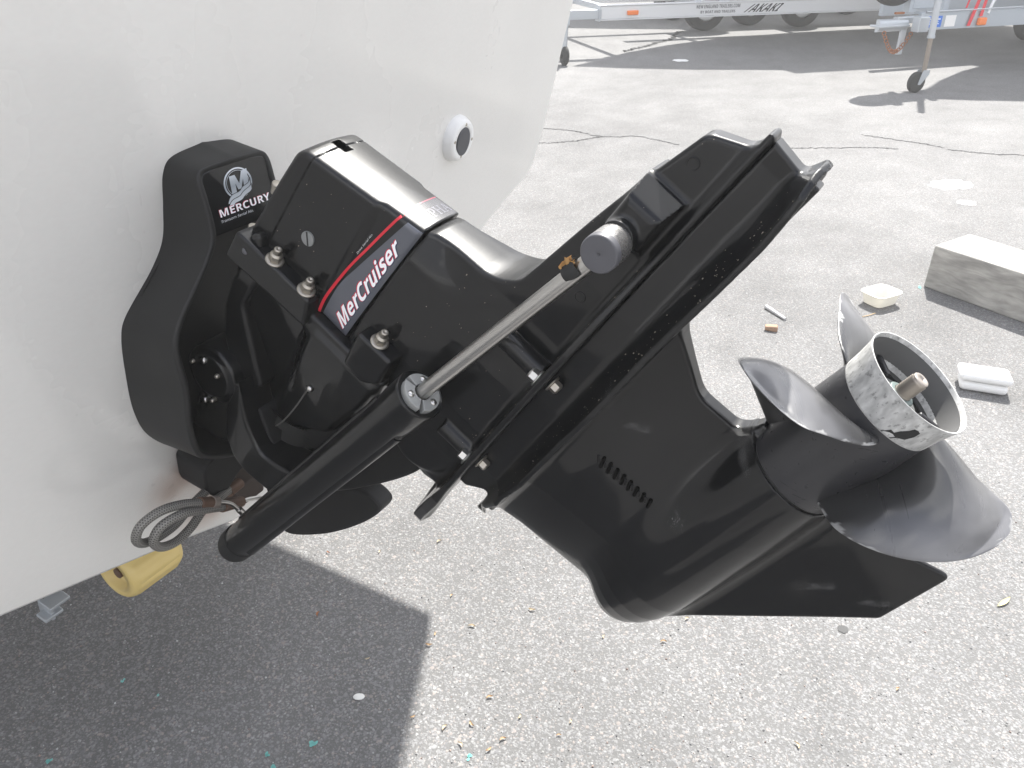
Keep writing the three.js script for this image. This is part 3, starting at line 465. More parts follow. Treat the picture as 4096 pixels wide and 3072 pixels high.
// --- propeller
{
  const prop = new THREE.Group(); prop.name = 'propeller'; drive.add(prop);
  const cy = 0.0045, sh = (g) => g.translate(0, cy, 0);
  part('hub', sh(latheX([[0.335, 0.02], [0.3352, 0.0565], [0.337, 0.058], [0.36, 0.058], [0.42, 0.0568], [0.4655, 0.0555], [0.466, 0.05]], 72)), M.prop, prop);
  part('joint_ring', sh(latheX([[0.3325, 0.05], [0.3327, 0.0565], [0.3355, 0.0565], [0.3357, 0.05]], 72)), M.rubber, prop);
  const bare = tex(512, 256, (i, j) => {
    const a = i / 512 * 2 * Math.PI, y = j / 256, n = fbm(Math.cos(a) * 6 + 4, Math.sin(a) * 6, y * 6, 6), m = fbm(Math.cos(a) * 9, Math.sin(a) * 9 + 3, y * 11, 4), q = fbm(Math.cos(a) * 16, Math.sin(a) * 16 + 3, y * 20, 3);
    let v = 0.74 + 0.2 * n + 0.16 * m; if (q > 0.24) v *= 0.82; v = Math.min(0.9, Math.max(0.45, v)); return [v, v, v * 0.99];
  }, true);
  part('flared_ring', sh(latheX([[0.463, 0.054], [0.464, 0.0558], [0.466, 0.0562], [0.48, 0.0572], [0.495, 0.0592], [0.5035, 0.0612], [0.5045, 0.0608], [0.504, 0.0595], [0.495, 0.0575], [0.48, 0.0553], [0.47, 0.053]], 96)), new THREE.MeshPhysicalMaterial({ map: bare, roughness: 0.7, metalness: 0.25, bumpMap: bare, bumpScale: 0.0003 }), prop);
  part('exhaust_bore', sh(latheX([[0.5, 0.0578], [0.48, 0.0548], [0.45, 0.052], [0.4, 0.051], [0.385, 0.03], [0.385, 0.001]], 72)), phys([0.1, 0.1, 0.1], { roughness: 0.75 }), prop);
  // flake of black paint left on the ring
  part('paint_flake', (() => { const c = [[0.466, 0.0], [0.468, 0.05], [0.474, 0.1], [0.473, 0.18], [0.479, 0.22], [0.484, 0.3], [0.49, 0.33], [0.491, 0.4], [0.489, 0.47], [0.481, 0.48], [0.474, 0.42], [0.471, 0.3], [0.465, 0.24]];
    const sp = new THREE.Shape(c.map(([x, t]) => new THREE.Vector2(x + (rnd() - 0.5) * 0.0015, t * 0.06))); const g = new THREE.ShapeGeometry(sp), p = g.attributes.position; for (let i = 0; i < p.count; i++) { const x = p.getX(i), th = 1.58 + p.getY(i) / 0.06 * 0.95, r = pl([[0.464, 0.0558], [0.48, 0.0572], [0.495, 0.0592]])(x) + 0.0004; p.setXYZ(i, x, cy + r * Math.cos(th), r * Math.sin(th)); } g.computeVertexNormals(); return g; })(), M.rubber, prop);
  part('splined_hub', sh(latheX([[0.38, 0.03], [0.47, 0.03], [0.475, 0.026], [0.476, 0.012]], 40)), phys([0.16, 0.165, 0.16], { roughness: 0.6, metalness: 0.3 }), prop);
  for (let k = 0; k < 3; k++) { const a = k * 2.094 + 1.2, v = part('hub_spoke', boxAt(0.1, 0.026, 0.006, 0.43, 0.041, 0, 0.002), M.prop, prop); v.rotation.x = a; v.position.y = cy; }
  part('thrust_washer', sh(latheX([[0.474, 0.01], [0.475, 0.015], [0.482, 0.015], [0.483, 0.0138], [0.4835, 0.01]], 32)), phys([0.17, 0.21, 0.2], { roughness: 0.5, metalness: 0.6 }), prop);
  const th = [[0.482, 0.0092]]; for (let i = 0; i < 10; i++) th.push([0.484 + i * 0.0021, 0.0095], [0.485 + i * 0.0021, 0.0083]); th.push([0.506, 0.0088], [0.5075, 0.0078], [0.5078, 0.003], [0.503, 0.003], [0.5028, 0.0001]);
  part('shaft_thread', sh(latheX(th, 32)), phys([0.42, 0.38, 0.34], { roughness: 0.45, metalness: 0.8 }), prop);
  // blades: helical surfaces with worn, chipped rims
  const [R, th0, x0, P0, P1, rake, rk2, cam, skew] = [0.1733, 0.7725, 0.3954, 0.3842, 0.3639, 0.0825, -0.0211, -0.0312, 0.2202];
  const cubic = (v) => (t) => { const k = [0, 0.35, 0.7, 0.9]; let s = 0; for (let i = 0; i < 4; i++) { let w = v[i]; for (let m = 0; m < 4; m++) if (m !== i) w *= (t - k[m]) / (k[i] - k[m]); s += w; } return s; };
  const lead = cubic([0.0599, 0.1004, 0.118, 0.09]), trail = cubic([0.0751, 0.0696, 0.0473, 0.0468]);
  const bladeM = phys([1, 1, 1], { roughness: 0.4, roughnessMap: grime, vertexColors: true, clearcoat: 0.5, clearcoatRoughness: 0.16 });
  for (let k = 0; k < 3; k++) {
    const nu = 60, nr = 46, mid = (t, u) => {
      const r = 0.05 + (R - 0.05) * t, cl = Math.sqrt(Math.max(0, 1 - Math.pow(t, 6.1))), be = Math.atan2(lerp(P0, P1, t), 2 * Math.PI * r), q = Math.min(t, 0.97), l = lead(q) * cl, tr = trail(q) * cl, w = (u + 1) / 2, ch = -l + (l + tr) * w;
      const camber = cam * 4 * w * (1 - w) * Math.sin(Math.PI * Math.min(1, t + 0.1)), x = x0 + rake * t + rk2 * t * t + ch * Math.sin(be) - camber * Math.cos(be), a = th0 + k * 2 * Math.PI / 3 + skew * t + ch * Math.cos(be) / r + camber * Math.sin(be) / r;
      return V(x, cy + r * Math.cos(a), r * Math.sin(a));
    };
    const pos = [], col = [], uv = [], idx = [], W = nu + 1, H = nr + 1;
    for (const sgn of [1, -1]) for (let j = 0; j <= nr; j++) for (let i = 0; i <= nu; i++) {
      const t = Math.pow(j / nr, 0.8) * 0.9995, u = Math.sin((i / nu - 0.5) * Math.PI), e = 1e-3, p = mid(t, u), n = mid(t, Math.min(1, u + e)).sub(mid(t, Math.max(-1, u - e))).cross(mid(Math.min(0.9995, t + e), u).sub(mid(Math.max(0, t - e), u))).normalize();
      const thick = lerp(0.0062, 0.0016, t) * Math.sqrt(Math.max(0, 1 - Math.pow(u, 6))) * Math.sqrt(Math.max(0, 1 - Math.pow(t, 12))); p.addScaledVector(n, sgn * thick * 0.9);
      pos.push(p.x, p.y, p.z); uv.push(p.x * 2, p.y * 2 + p.z);
      const rim = Math.min(1 - Math.abs(u), (1 - t) * 1.6), w = fbm(p.x * 60, p.y * 60, p.z * 60 + k * 7, 4), chip = (rim < 0.02 + 0.2 * Math.max(0, w - 0.08) * (t > 0.35 ? 1 : 0.3) && w > 0.06) || (k === 1 && Math.abs(t - 0.42) < 0.05 + 0.05 * w && u < -0.86 + 0.3 * w && w > -0.25) ? 1 : 0, dust = (0.01 + 0.17 * smooth(0.3, 1, t)) * Math.max(0, 0.75 + 0.9 * fbm(p.x * 16, p.y * 16, p.z * 16, 4));
      const b = chip ? 0.24 + 0.3 * w : 0.02 + dust; col.push(b, b, b * (chip ? 0.99 : 1.05));
    }
    for (let s = 0; s < 2; s++) for (let j = 0; j < nr; j++) for (let i = 0; i < nu; i++) { const a = s * W * H + j * W + i, q = [a, a + 1, a + W + 1, a, a + W + 1, a + W]; idx.push(...(s ? q.reverse() : q)); }
    const g = new THREE.BufferGeometry(); g.setAttribute('position', new THREE.Float32BufferAttribute(pos, 3)); g.setAttribute('color', new THREE.Float32BufferAttribute(col, 3)); g.setAttribute('uv', new THREE.Float32BufferAttribute(uv, 2)); g.setIndex(idx); g.computeVertexNormals();
    part('blade', g, bladeM, prop);
  }
}

// --- transom housing (gimbal housing), gimbal ring, sender, bellows; shapes given on the transom: x to port, y up, z aft
{
  const contact = [[0, 0.082], [0.05, 0.088], [0.096, 0.108], [0.146, 0.166], [0.164, 0.22], [0.1695, 0.297], [0.168, 0.356], [0.161, 0.38], [0.104, 0.444], [0.083, 0.479], [0.076, 0.53], [0.0715, 0.574], [0.06, 0.592], [0, 0.603]];
  const rim = [[0, 0.118], [0.05, 0.124], [0.1416,0.1745], [0.1536,0.1997], [0.1624,0.2478], [0.1616,0.3105], [0.1652,0.3803], [0.1543,0.4099], [0.0923,0.482], [0.072,0.5093], [0.0685,0.5538], [0.0666,0.586], [0.058, 0.594], [0, 0.599]];
  const depth = [0.112, 0.112, 0.112, 0.113, 0.114, 0.112, 0.104, 0.1, 0.092, 0.086, 0.072, 0.06, 0.057, 0.057];
  const cv = (l, dz) => new THREE.CatmullRomCurve3(l.map((p, i) => V(p[0], p[1], dz ? dz[i] : 0)), false, 'centripetal');
  const c0 = cv(contact), c1 = cv(rim, depth), n = 260;
  const at = (c, s, inset) => { const h = s <= 0.5, t = h ? s * 2 : 2 - s * 2, p = c.getPoint(t); if (inset) { const tg = c.getTangent(t); p.x -= tg.y * inset; p.y += tg.x * inset; } if (!h) p.x = -p.x; return p; };
  const rings = [(s) => at(c0, s), (s) => at(c0, s).lerp(at(c1, s), 0.3), (s) => at(c0, s).lerp(at(c1, s), 0.65), (s) => at(c0, s).lerp(at(c1, s), 0.955), (s) => { const p = at(c1, s, 0.002); return p; }, (s) => at(c1, s, 0.008), (s) => { const p = at(c1, s, 0.0105); p.z -= 0.003; return p; }, (s) => { const p = at(c1, s, 0.014); p.z = Math.max(0.01, p.z - 0.05); return p; }, (s) => { const p = at(c1, s, 0.016); p.z = 0.008; return p; }];
  const g = gridGeo(n, rings.length - 1, (u, v) => { const p = rings[Math.round(v * (rings.length - 1))](u); return [p.x, p.y, p.z]; }, (u, v) => [u, v]);
  onTransom(g);
  const house = part('transom_housing', g, M.satin, drive);
  const back = new THREE.ShapeGeometry(new THREE.Shape(Array.from({ length: n }, (_, i) => { const p = at(c1, i / n, 0.014); return new THREE.Vector2(p.x, p.y); }))); back.translate(0, 0, 0.009); onTransom(back);
  part('housing_plate', back, M.satin, house);
  // closed face at the top with the badge
  const fp = roundPoly([[0.0655, 0.508, 0.002], [0.0585, 0.588, 0.008], [0, 0.5955, 0.05], [-0.0585, 0.588, 0.008], [-0.072, 0.508, 0.002]], 0.004, 6), tilt = new THREE.Matrix4().set(1, 0, 0, 0, 0, 1, 0, 0, 0, -0.33, 1, 0.587 * 0.33, 0, 0, 0, 1), face = prism(fp, 0.018, 0.0575, 0.0015); face.applyMatrix4(tilt); face.computeVertexNormals(); onTransom(face); part('badge_panel', face, M.gloss, house);
  const logo = canvasTex(512, 512, (g, w, h) => {
    g.clearRect(0, 0, w, h);
    const gr = g.createLinearGradient(0, 40, 0, 330); gr.addColorStop(0, '#dfe3e8'); gr.addColorStop(0.5, '#8f979f'); gr.addColorStop(1, '#cfd4d9');
    g.strokeStyle = gr; g.lineWidth = 13; g.beginPath(); g.ellipse(262, 172, 104, 128, 0, 0, 2 * Math.PI); g.stroke(); g.lineWidth = 4; g.beginPath(); g.ellipse(262, 172, 88, 110, 0, 0, 2 * Math.PI); g.stroke();
    g.fillStyle = gr; g.beginPath(); g.moveTo(196, 262); g.lineTo(206, 96); g.lineTo(250, 96); g.lineTo(270, 178); g.lineTo(306, 80); g.lineTo(352, 72); g.lineTo(340, 214); g.lineTo(300, 220); g.lineTo(306, 150); g.lineTo(276, 226); g.lineTo(252, 228); g.lineTo(240, 170); g.lineTo(234, 262); g.closePath(); g.fill();
    for (const [dy, s] of [[0, 1], [44, 1]]) { const path = () => { g.beginPath(); g.moveTo(150, 318 + dy * 0.7); g.bezierCurveTo(190, 220 + dy, 230, 268 + dy, 268, 238 + dy * 0.8); g.bezierCurveTo(300, 196 + dy, 330, 222 + dy * 0.6, 356, 178 + dy); g.lineTo(352, 214 + dy); g.bezierCurveTo(330, 246 + dy, 306, 232 + dy, 276, 270 + dy * 0.8); g.bezierCurveTo(240, 300 + dy, 206, 262 + dy, 186, 326 + dy * 0.6); g.closePath(); }; path(); g.strokeStyle = '#111318'; g.lineWidth = 11; g.stroke(); path(); g.fillStyle = gr; g.fill(); }
    g.textAlign = 'left'; g.font = 'bold 84px sans-serif'; const s = 'MERCURY', sc = 418 / g.measureText(s).width; g.setTransform(sc, 0, 0, 1.08, 60, 0); g.fillStyle = '#c52a4a'; g.fillText(s, -2, 374); g.fillStyle = '#fdfcff'; g.fillText(s, 0, 378); g.setTransform(1, 0, 0, 1, 0, 0);
    g.font = 'italic 31px sans-serif'; g.fillStyle = '#e4e6ea'; g.fillText('Transom Serial No.', 58, 456);
  });
  const lg = gridGeo(1, 1, (u, v) => [lerp(0.062, -0.058, u), lerp(0.514, 0.59, v), 0.0583]); lg.applyMatrix4(tilt); onTransom(lg);
  part('badge_print', lg, new THREE.MeshPhysicalMaterial({ map: logo, transparent: true, roughness: 0.3 }), house);
  // lower tab below the housing, water hose stub
  const tab = prism(roundPoly([[0.103, 0.105], [0.1, 0.05], [0.084, 0.026], [0.055, 0.02], [0.03, 0.045], [-0.04, 0.06], [-0.06, 0.11], [0.02, 0.135]], 0.012), 0.004, 0.07, 0.004); onTransom(tab); part('mount_tab', tab, M.matte, house);
  const hole = new THREE.CylinderGeometry(0.0035, 0.0035, 0.004, 12); hole.applyMatrix4(new THREE.Matrix4().makeTranslation(-0.3155,0.6791,0.15)); part('drain_hole', hole, M.rubber, house);
}
{
  // gimbal ring: port plate, top bracket and the strap that swings down to the ram
  const ringA = roundPoly([[0.0752,0.6857], [0.0158,0.6794], [-0.0144,0.685], [-0.0632,0.6796], [-0.1128,0.6615], [-0.1383,0.6411], [-0.1824,0.6023], [-0.1357,0.5714], [-0.0641,0.6288], [-0.0341,0.6528], [0.038,0.6449], [0.0861,0.6715]].reverse(), 0.008);
  part('gimbal_ring', prism(ringA, 0.03, 0.082, 0.007, 5), M.gloss, drive);
  const strap = roundPoly([[-0.1301,0.594, 0.001], [-0.1908,0.5955], [-0.2412,0.5767, 0.02], [-0.268,0.5487, 0.03], [-0.2761,0.5212, 0.03], [-0.2676,0.4689], [-0.1817,0.4392], [-0.2029,0.4756, 0.03], [-0.2137,0.5105, 0.03], [-0.1893,0.5477, 0.02]].reverse(), 0.01);
  part('swing_strap', prism(strap, 0.05, 0.112, 0.006, 5), M.gloss, drive);
  const strap2 = roundPoly([[-0.1885,0.5886, 0.004], [-0.1707,0.5597, 0.02], [-0.1841,0.5413, 0.02], [-0.2007,0.525], [-0.2347,0.473], [-0.257,0.5191], [-0.2316,0.5561]], 0.008);
  part('swing_strap', prism(strap2, 0.02, 0.085, 0.003, 3), M.matte, drive);
  part('ring_foot', prism(roundPoly([[-0.2687,0.4936], [-0.1932,0.4578], [-0.0988,0.4405], [-0.0695,0.4385], [-0.0748,0.4224], [-0.1665,0.435], [-0.2916,0.4573], [-0.29,0.475]].reverse(), 0.006), 0.03, 0.1, 0.003), M.gloss, drive);
  const C = V(-0.1755,0.6428,0.105), send = part('trim_sender', lathe(V(C.x, C.y, 0.05), V(C.x, C.y, 1), [[0, 0.048], [0.044, 0.048], [0.048, 0.0465], [0.05, 0.043], [0.0505, 0.037], [0.053, 0.0355], [0.054, 0.033], [0.0535, 0.0001]], 48), M.gloss, drive);
  for (const [x, y, r] of [[-0.1551,0.6604, 0.0052], [-0.2225,0.633, 0.0052], [-0.1749,0.6759, 0.0034], [-0.1587,0.6302, 0.0036], [-0.2097,0.6206, 0.0036]]) { const s = part('sender_screw', lathe(V(x, y, 0.1025), V(x, y, 1), [[-0.004, r], [0, r], [0.004, r], [0.0065, r * 0.75], [0.007, r * 0.2], [0.0062, 0.0001]], 16), r > 0.005 ? M.steel : M.oldZinc, send); }
  // rubber bellows between the ring and the transom housing, exhaust tube below the bell housing
  const bl = []; for (let i = 0; i < 9; i++) bl.push([i * 0.02, 0.058], [i * 0.02 + 0.01, 0.07]);
  part('exhaust_bellows', lathe(V(-0.34, 0.5, 0), V(-0.16, 0.53, 0), bl, 40), M.rubber, drive);
  part('drive_bellows', lathe(V(-0.36, 0.63, 0), V(-0.18, 0.62, 0), bl, 40), M.rubber, drive);
  part('exhaust_tube', lathe(V(-0.2, 0.5, -0.01), V(-0.06, 0.44, -0.01), [[0, 0.06], [0.05, 0.066], [0.1, 0.068], [0.13, 0.06], [0.15, 0.055], [0.15, 0.0001]], 40), M.matte, drive);
  // tongue shaped exhaust flaps below
  const flap = (pts, z0, z1) => part('exhaust_flap', prism(new THREE.CatmullRomCurve3(pts.map(([x, y]) => V(x, y, 0)), true).getPoints(60).slice(0, -1).map((p) => [p.x, p.y]), z0, z1, 0.006, 3), M.matte, drive);
  flap([[-0.5812,0.4578], [-0.5013,0.395], [-0.3608,0.3424], [-0.3166,0.3419], [-0.3164,0.3788], [-0.3764,0.4351], [-0.4705,0.4988]], -0.09, -0.05);
  flap([[-0.3244,0.4345], [-0.211,0.361], [-0.1041,0.3273], [-0.0958,0.3464], [-0.1088,0.3959], [-0.2396,0.4762]], -0.04, 0.0);
  part('water_tube', tube([[-0.33, 0.47, 0.03], [-0.26, 0.45, 0.045], [-0.2, 0.445, 0.05], [-0.15, 0.42, 0.03]], 0.014, 24, 12), M.rubber, drive);
  part('ring_stud', lathe(V(0.0538,0.6775,0.085), V(0.1002,0.6552,0.12), [[-0.01, 0.006], [0.004, 0.006], [0.006, 0.0045], [0.0065, 0.0001]], 24), M.darkGrey, drive);
  // two grooved grub screws on the fore edge of the flange
  for (const p of [V(0.1205,0.7056,0.03), V(0.0579,0.698,0.055)]) { const pr = []; for (let i = 0; i < 5; i++) pr.push([i * 0.0032, 0.0072], [i * 0.0032 + 0.0022, 0.0072], [i * 0.0032 + 0.0024, 0.006], [i * 0.0032 + 0.003, 0.006]); pr.push([0.016, 0.0001]); part('hinge_pin', lathe(p.clone().add(V(-0.008, 0.0, -0.002)), p.clone().add(V(0.02, 0.004, 0.002)), pr, 20), M.oldZinc, drive); }
  // hydraulic hoses and their fittings
  const T = (l) => l.map((p) => V(...p).applyMatrix4(toDrive).toArray());
  const h1 = T([[0.0415,0.0257,0.05], [0.0873,0.0427,0.06], [0.1319,0.0464,0.07], [0.1737,0.0396,0.078], [0.2154,0.0478,0.085], [0.2449,0.0632,0.09], [0.2591,0.0885,0.096], [0.2513,0.1105,0.1], [0.2211,0.1198,0.105], [0.1839,0.1097,0.11], [0.1513,0.0918,0.115]]);
  const h2 = T([[0.0331,0.0086,0.06], [0.0801,0.0274,0.075], [0.1229,0.037,0.085], [0.1609,0.0308,0.095], [0.1946,0.0311,0.1], [0.227,0.0499,0.105], [0.2408,0.0781,0.11], [0.2301,0.1009,0.115], [0.1975,0.1045,0.12], [0.1547,0.0827,0.12], [0.1114,0.0554,0.118]]);
  for (const h of [h1, h2]) part('hydraulic_hose', tube(h, 0.0073, 140, 14), M.braid, drive);
  const ferr = (a, b, r, m, name) => part(name, rod(V(...T([a])[0]), V(...T([b])[0]), r, r, 18), m, drive);
  ferr([0.1553,0.0943,0.115], [0.1267,0.076,0.117], 0.0096, M.brown, 'hose_ferrule'); ferr([0.1349,0.0821,0.117], [0.1247,0.0744,0.117], 0.0105, phys([0.3, 0.26, 0.23], { roughness: 0.5, metalness: 0.5 }), 'hose_collar');
  ferr([0.1136,0.0571,0.118], [0.0658,0.0282,0.11], 0.0096, M.brown, 'hose_ferrule'); ferr([0.0603,0.03,0.055], [0.0317,0.0285,0.05], 0.0096, M.brown, 'hose_ferrule'); ferr([0.051,0.0127,0.066], [0.0184,0.0079,0.06], 0.0096, M.brown, 'hose_ferrule');
  part('steel_line', tube(T([[0.1267,0.076,0.117], [0.1106,0.0657,0.12], [0.0994,0.0556,0.124], [0.0926,0.044,0.128], [0.0857,0.0326,0.132]]), 0.0036, 30, 10), M.steel, drive);
  part('steel_line', tube(T([[0.0682,0.029,0.11], [0.0466,0.0213,0.112], [0.0294,0.0122,0.114], [0.0118,-0.0026,0.116]]), 0.0036, 30, 10), M.steel, drive);
  { const a = V(...T([[0.0902,0.041,0.13]])[0]), b = V(...T([[0.0833,0.0273,0.134]])[0]); const g = new THREE.CylinderGeometry(0.0062, 0.0062, 0.012, 6); g.translate(0, 0.006, 0); part('line_nut', along(g, a, b), M.steel, drive); }
  const block = new RoundedBoxGeometry(0.07, 0.05, 0.05, 2, 0.006); block.translate(-0.0125,-0.0366,0.03); onTransom(block); part('manifold_block', block, phys([0.05, 0.036, 0.03], { roughness: 0.7 }), drive);
}

// ---------------------------------------------------------------- the white boat carrying the drive
const boatFrame = M4(V(-0.48899,-0.00000,0.87229), V(0.15147,0.98481,0.08491), V(0.85904,-0.17365,0.48156), V(-0.52515,0.62294,-1.21955));
{
  const boat = new THREE.Group(); boat.name = 'motor_boat'; boatFrame.decompose(boat.position, boat.quaternion, boat.scale); scene.add(boat);
  tag(boat, 'white motor boat whose bare transom fills the left side, round flap outlet near its corner', 'boat');
  const half = [[1.26, 1.3], [1.16, 0.7], [1.12, 0.39], [1.1, 0.3], [1.02, 0.262], [0.9, 0.21], [0.421, 0.0032], [0.121, -0.097], [-0.02, -0.15], [-0.126, -0.164], [-0.25, -0.122], [-0.899, 0.213], [-1.004, 0.258], [-1.06, 0.276], [-1.094, 0.307], [-1.121, 0.39], [-1.163, 0.697], [-1.26, 1.3]];
  const secs = [[0, 1, 1], [-0.006, 1.004, 1.004], [-0.8, 1.02, 1.0], [-2, 1.02, 0.97], [-3.2, 0.92, 0.85], [-4.3, 0.68, 0.6], [-5.2, 0.36, 0.35], [-5.8, 0.05, 0.2]];
  const p = [], idx = [], n = half.length;
  secs.forEach(([z, sx, sy]) => half.forEach(([x, y]) => { const lift = 1.3 - (1.3 - y) * sy, tw = sx * (y > 0.28 ? 1 : 1); p.push(-0.02 + (x + 0.02) * tw * (z === 0 ? 0.995 : 1), (z === 0 ? 0.3 + (lift - 0.3) * 0.996 : lift) + 0.176 * z + 0.25 * Math.pow(-z / 5.8, 2), z); }));
  for (let s = 0; s < secs.length - 1; s++) for (let i = 0; i < n; i++) { const a = s * n + i, b = s * n + (i + 1) % n; idx.push(a, b, b + n, a, b + n, a + n); }
  const hg = new THREE.BufferGeometry(); hg.setAttribute('position', new THREE.Float32BufferAttribute(p, 3)); hg.setIndex(idx); const hn = hg.toNonIndexed(); hn.computeVertexNormals(); part('hull', hn, M.gelcoat, boat);
  const skin = tex(512, 512, (i, j) => { const x = i / 512, y = j / 512, v = 0.975 + 0.018 * fbm(x * 18, y * 1.6, 4, 3) + 0.02 * fbm(x * 4, y * 4, 9, 3) - 0.035 * smooth(0.25, 0.02, y) * (0.6 + fbm(x * 14, y * 9, 2, 4)) + (rnd() - 0.5) * 0.012; return [Math.min(1, v), Math.min(1, v * 0.998), Math.min(1, v * 0.99)]; }, true), rough = tex(256, 256, (i, j) => { const v = 0.85 + 0.3 * fbm(i / 40, j / 80, 3, 3) + (rnd() - 0.5) * 0.02; return [v, v, v]; });
  skin.repeat.set(0.36, 0.6); skin.offset.set(0.5, 0.15); rough.repeat.set(0.3, 0.3);
  const gel = M.gelcoat.clone(); gel.map = skin; gel.roughnessMap = rough;
  const tr = new THREE.ShapeGeometry(new THREE.Shape(half.map(([x, y]) => new THREE.Vector2(-0.02 + (x + 0.02) * 0.995, 0.3 + (y - 0.3) * 0.996)))); part('transom', tr, gel, boat);
  // round outlet: white flange, dark flapper, screws
  const c = [-0.6836,0.4623], out = part('outlet_flange', lathe(V(c[0], c[1], 0), V(c[0], c[1], 1), [[0, 0.049], [0.006, 0.0485], [0.016, 0.044], [0.02, 0.041], [0.022, 0.036], [0.0215, 0.029], [0.018, 0.0265], [0.01, 0.026], [0.008, 0.0001]], 64), M.whitePlastic, boat);
  const fl = new THREE.Shape(); fl.absellipse(0, 0, 0.0225, 0.0285, 0, Math.PI * 2); const fg = new THREE.ExtrudeGeometry(fl, { depth: 0.007, bevelEnabled: true, bevelThickness: 0.002, bevelSize: 0.002, bevelSegments: 3, curveSegments: 24 }); fg.translate(c[0], c[1] - 0.002, 0.014); part('outlet_flapper', fg, phys([0.075, 0.077, 0.085], { roughness: 0.6 }), boat);
  for (const a of [0.1, 1.67, 3.24, 4.81]) part('flange_screw', lathe(V(c[0] + 0.034 * Math.cos(a), c[1] + 0.034 * Math.sin(a), 0.0205), V(c[0] + 0.034 * Math.cos(a), c[1] + 0.034 * Math.sin(a), 1), [[0, 0.0042], [0.0014, 0.0036], [0.0018, 0.0001]], 12), M.oldZinc, out);
  const st = canvasTex(256, 256, (g, w, h) => { for (let i = 0; i < 46; i++) { const x = 40 + rnd() * 176, y = 60 + rnd() * 150, r = 14 + rnd() * 40, q = g.createRadialGradient(x, y, 0, x, y, r); q.addColorStop(0, 'rgba(170,105,50,0.085)'); q.addColorStop(1, 'rgba(170,105,50,0)'); g.fillStyle = q; g.fillRect(0, 0, w, h); } });
  const rs = gridGeo(1, 1, (u, v) => [lerp(0.2, -0.16, u), lerp(-0.125, 0.16, v), 0.0012]); 
  const sm = new THREE.ShapeGeometry(new THREE.Shape([[0.19, -0.066], [0.122, -0.09], [-0.02, -0.141], [-0.12, -0.154], [-0.16, -0.142], [-0.16, 0.13], [0.19, 0.13]].map(([x, y]) => new THREE.Vector2(x, y)))); { const q = sm.attributes.position, uv = sm.attributes.uv; for (let i = 0; i < q.count; i++) uv.setXY(i, (0.19 - q.getX(i)) / 0.35, (q.getY(i) + 0.155) / 0.285); } sm.translate(0, 0, 0.001);
  part('rust_stain', sm, new THREE.MeshStandardMaterial({ map: st, transparent: true, roughness: 0.5 }), boat);
}
{ // trailer under the white boat: only its keel roller and a bracket show
  const t = new THREE.Group(); t.name = 'boat_trailer'; boatFrame.decompose(t.position, t.quaternion, t.scale); scene.add(t); names.boat_trailer = 0;
  tag(t, 'galvanized trailer under the white boat with a yellow keel roller', 'boat trailer');
  const RC = V(0.074, -0.284, -0.165), R = 0.058, L = 0.062, yl = M.yellow;
  const pr = [[-L + 0.045, R * 0.2], [-L + 0.045, R * 0.74], [-L + 0.004, R * 0.77], [-L, R * 0.8], [-L, R * 0.84], [-L + 0.003, R * 0.91], [-L + 0.01, R * 0.975], [-L + 0.018, R], [L - 0.018, R], [L - 0.01, R * 0.975], [L - 0.003, R * 0.91]]; pr.push([L, R * 0.84], [L, R * 0.62], [L - 0.02, R * 0.6], [L - 0.02, R * 0.2]);
  const rg = latheX(pr, 56), q = rg.attributes.position; for (let i = 0; i < q.count; i++) { const x = q.getX(i), y = q.getY(i), z = q.getZ(i), r = Math.hypot(y, z); if (r > R * 0.97 && Math.abs(x) < L - 0.015) { const k = 1 + 0.03 * Math.sign(Math.sin(Math.atan2(z, y) * 15)) * (x < 0.01 ? 1 : 0.4); q.setXYZ(i, x, y * k, z * k); } } rg.computeVertexNormals();
  const roller = part('keel_roller', rg, yl, t); roller.position.copy(RC);
  part('roller_core', latheX([[-L + 0.0445, R * 0.74], [-L + 0.044, R * 0.3], [-L + 0.02, R * 0.28], [-L + 0.02, 0.0001]], 32), phys([0.3, 0.17, 0.08], { roughness: 0.9 }), roller);
  part('roller_axle', rod(V(RC.x + 0.055, RC.y, RC.z), V(RC.x - 0.09, RC.y, RC.z), 0.011, 0.011, 16), M.brown, t);
  for (const s of [-1]) part('roller_bracket', boxAt(0.006, 0.1, 0.04, RC.x + s * 0.085, RC.y + 0.0, RC.z - 0.06, 0.002), M.galv, t);
  part('cross_beam', boxAt(1.7, 0.06, 0.06, 0.0, RC.y - 0.2, RC.z - 1.0, 0.006), M.galv, t);
  part('keel_beam', boxAt(0.07, 0.09, 4, RC.x, RC.y - 0.3, RC.z - 2.9, 0.006), M.galv, t);
  part('bunk_bracket', merge([boxAt(0.045, 0.008, 0.035, 0.185, -0.405, -0.3, 0.002), boxAt(0.04, 0.008, 0.03, 0.2, -0.43, -0.3, 0.002), boxAt(0.008, 0.04, 0.04, 0.2, -0.425, -0.31, 0.002), boxAt(0.09, 0.01, 0.03, 0.165, -0.38, -0.33, 0.002)]), M.galv, t);
  for (const s of [-1, 1]) { part('trailer_wheel', rod(V(s * 1.0 - 0.1, -0.26, -1.9), V(s * 1.0 + 0.1, -0.26, -1.9), 0.3, 0.3, 40), M.tyre, t); }
}

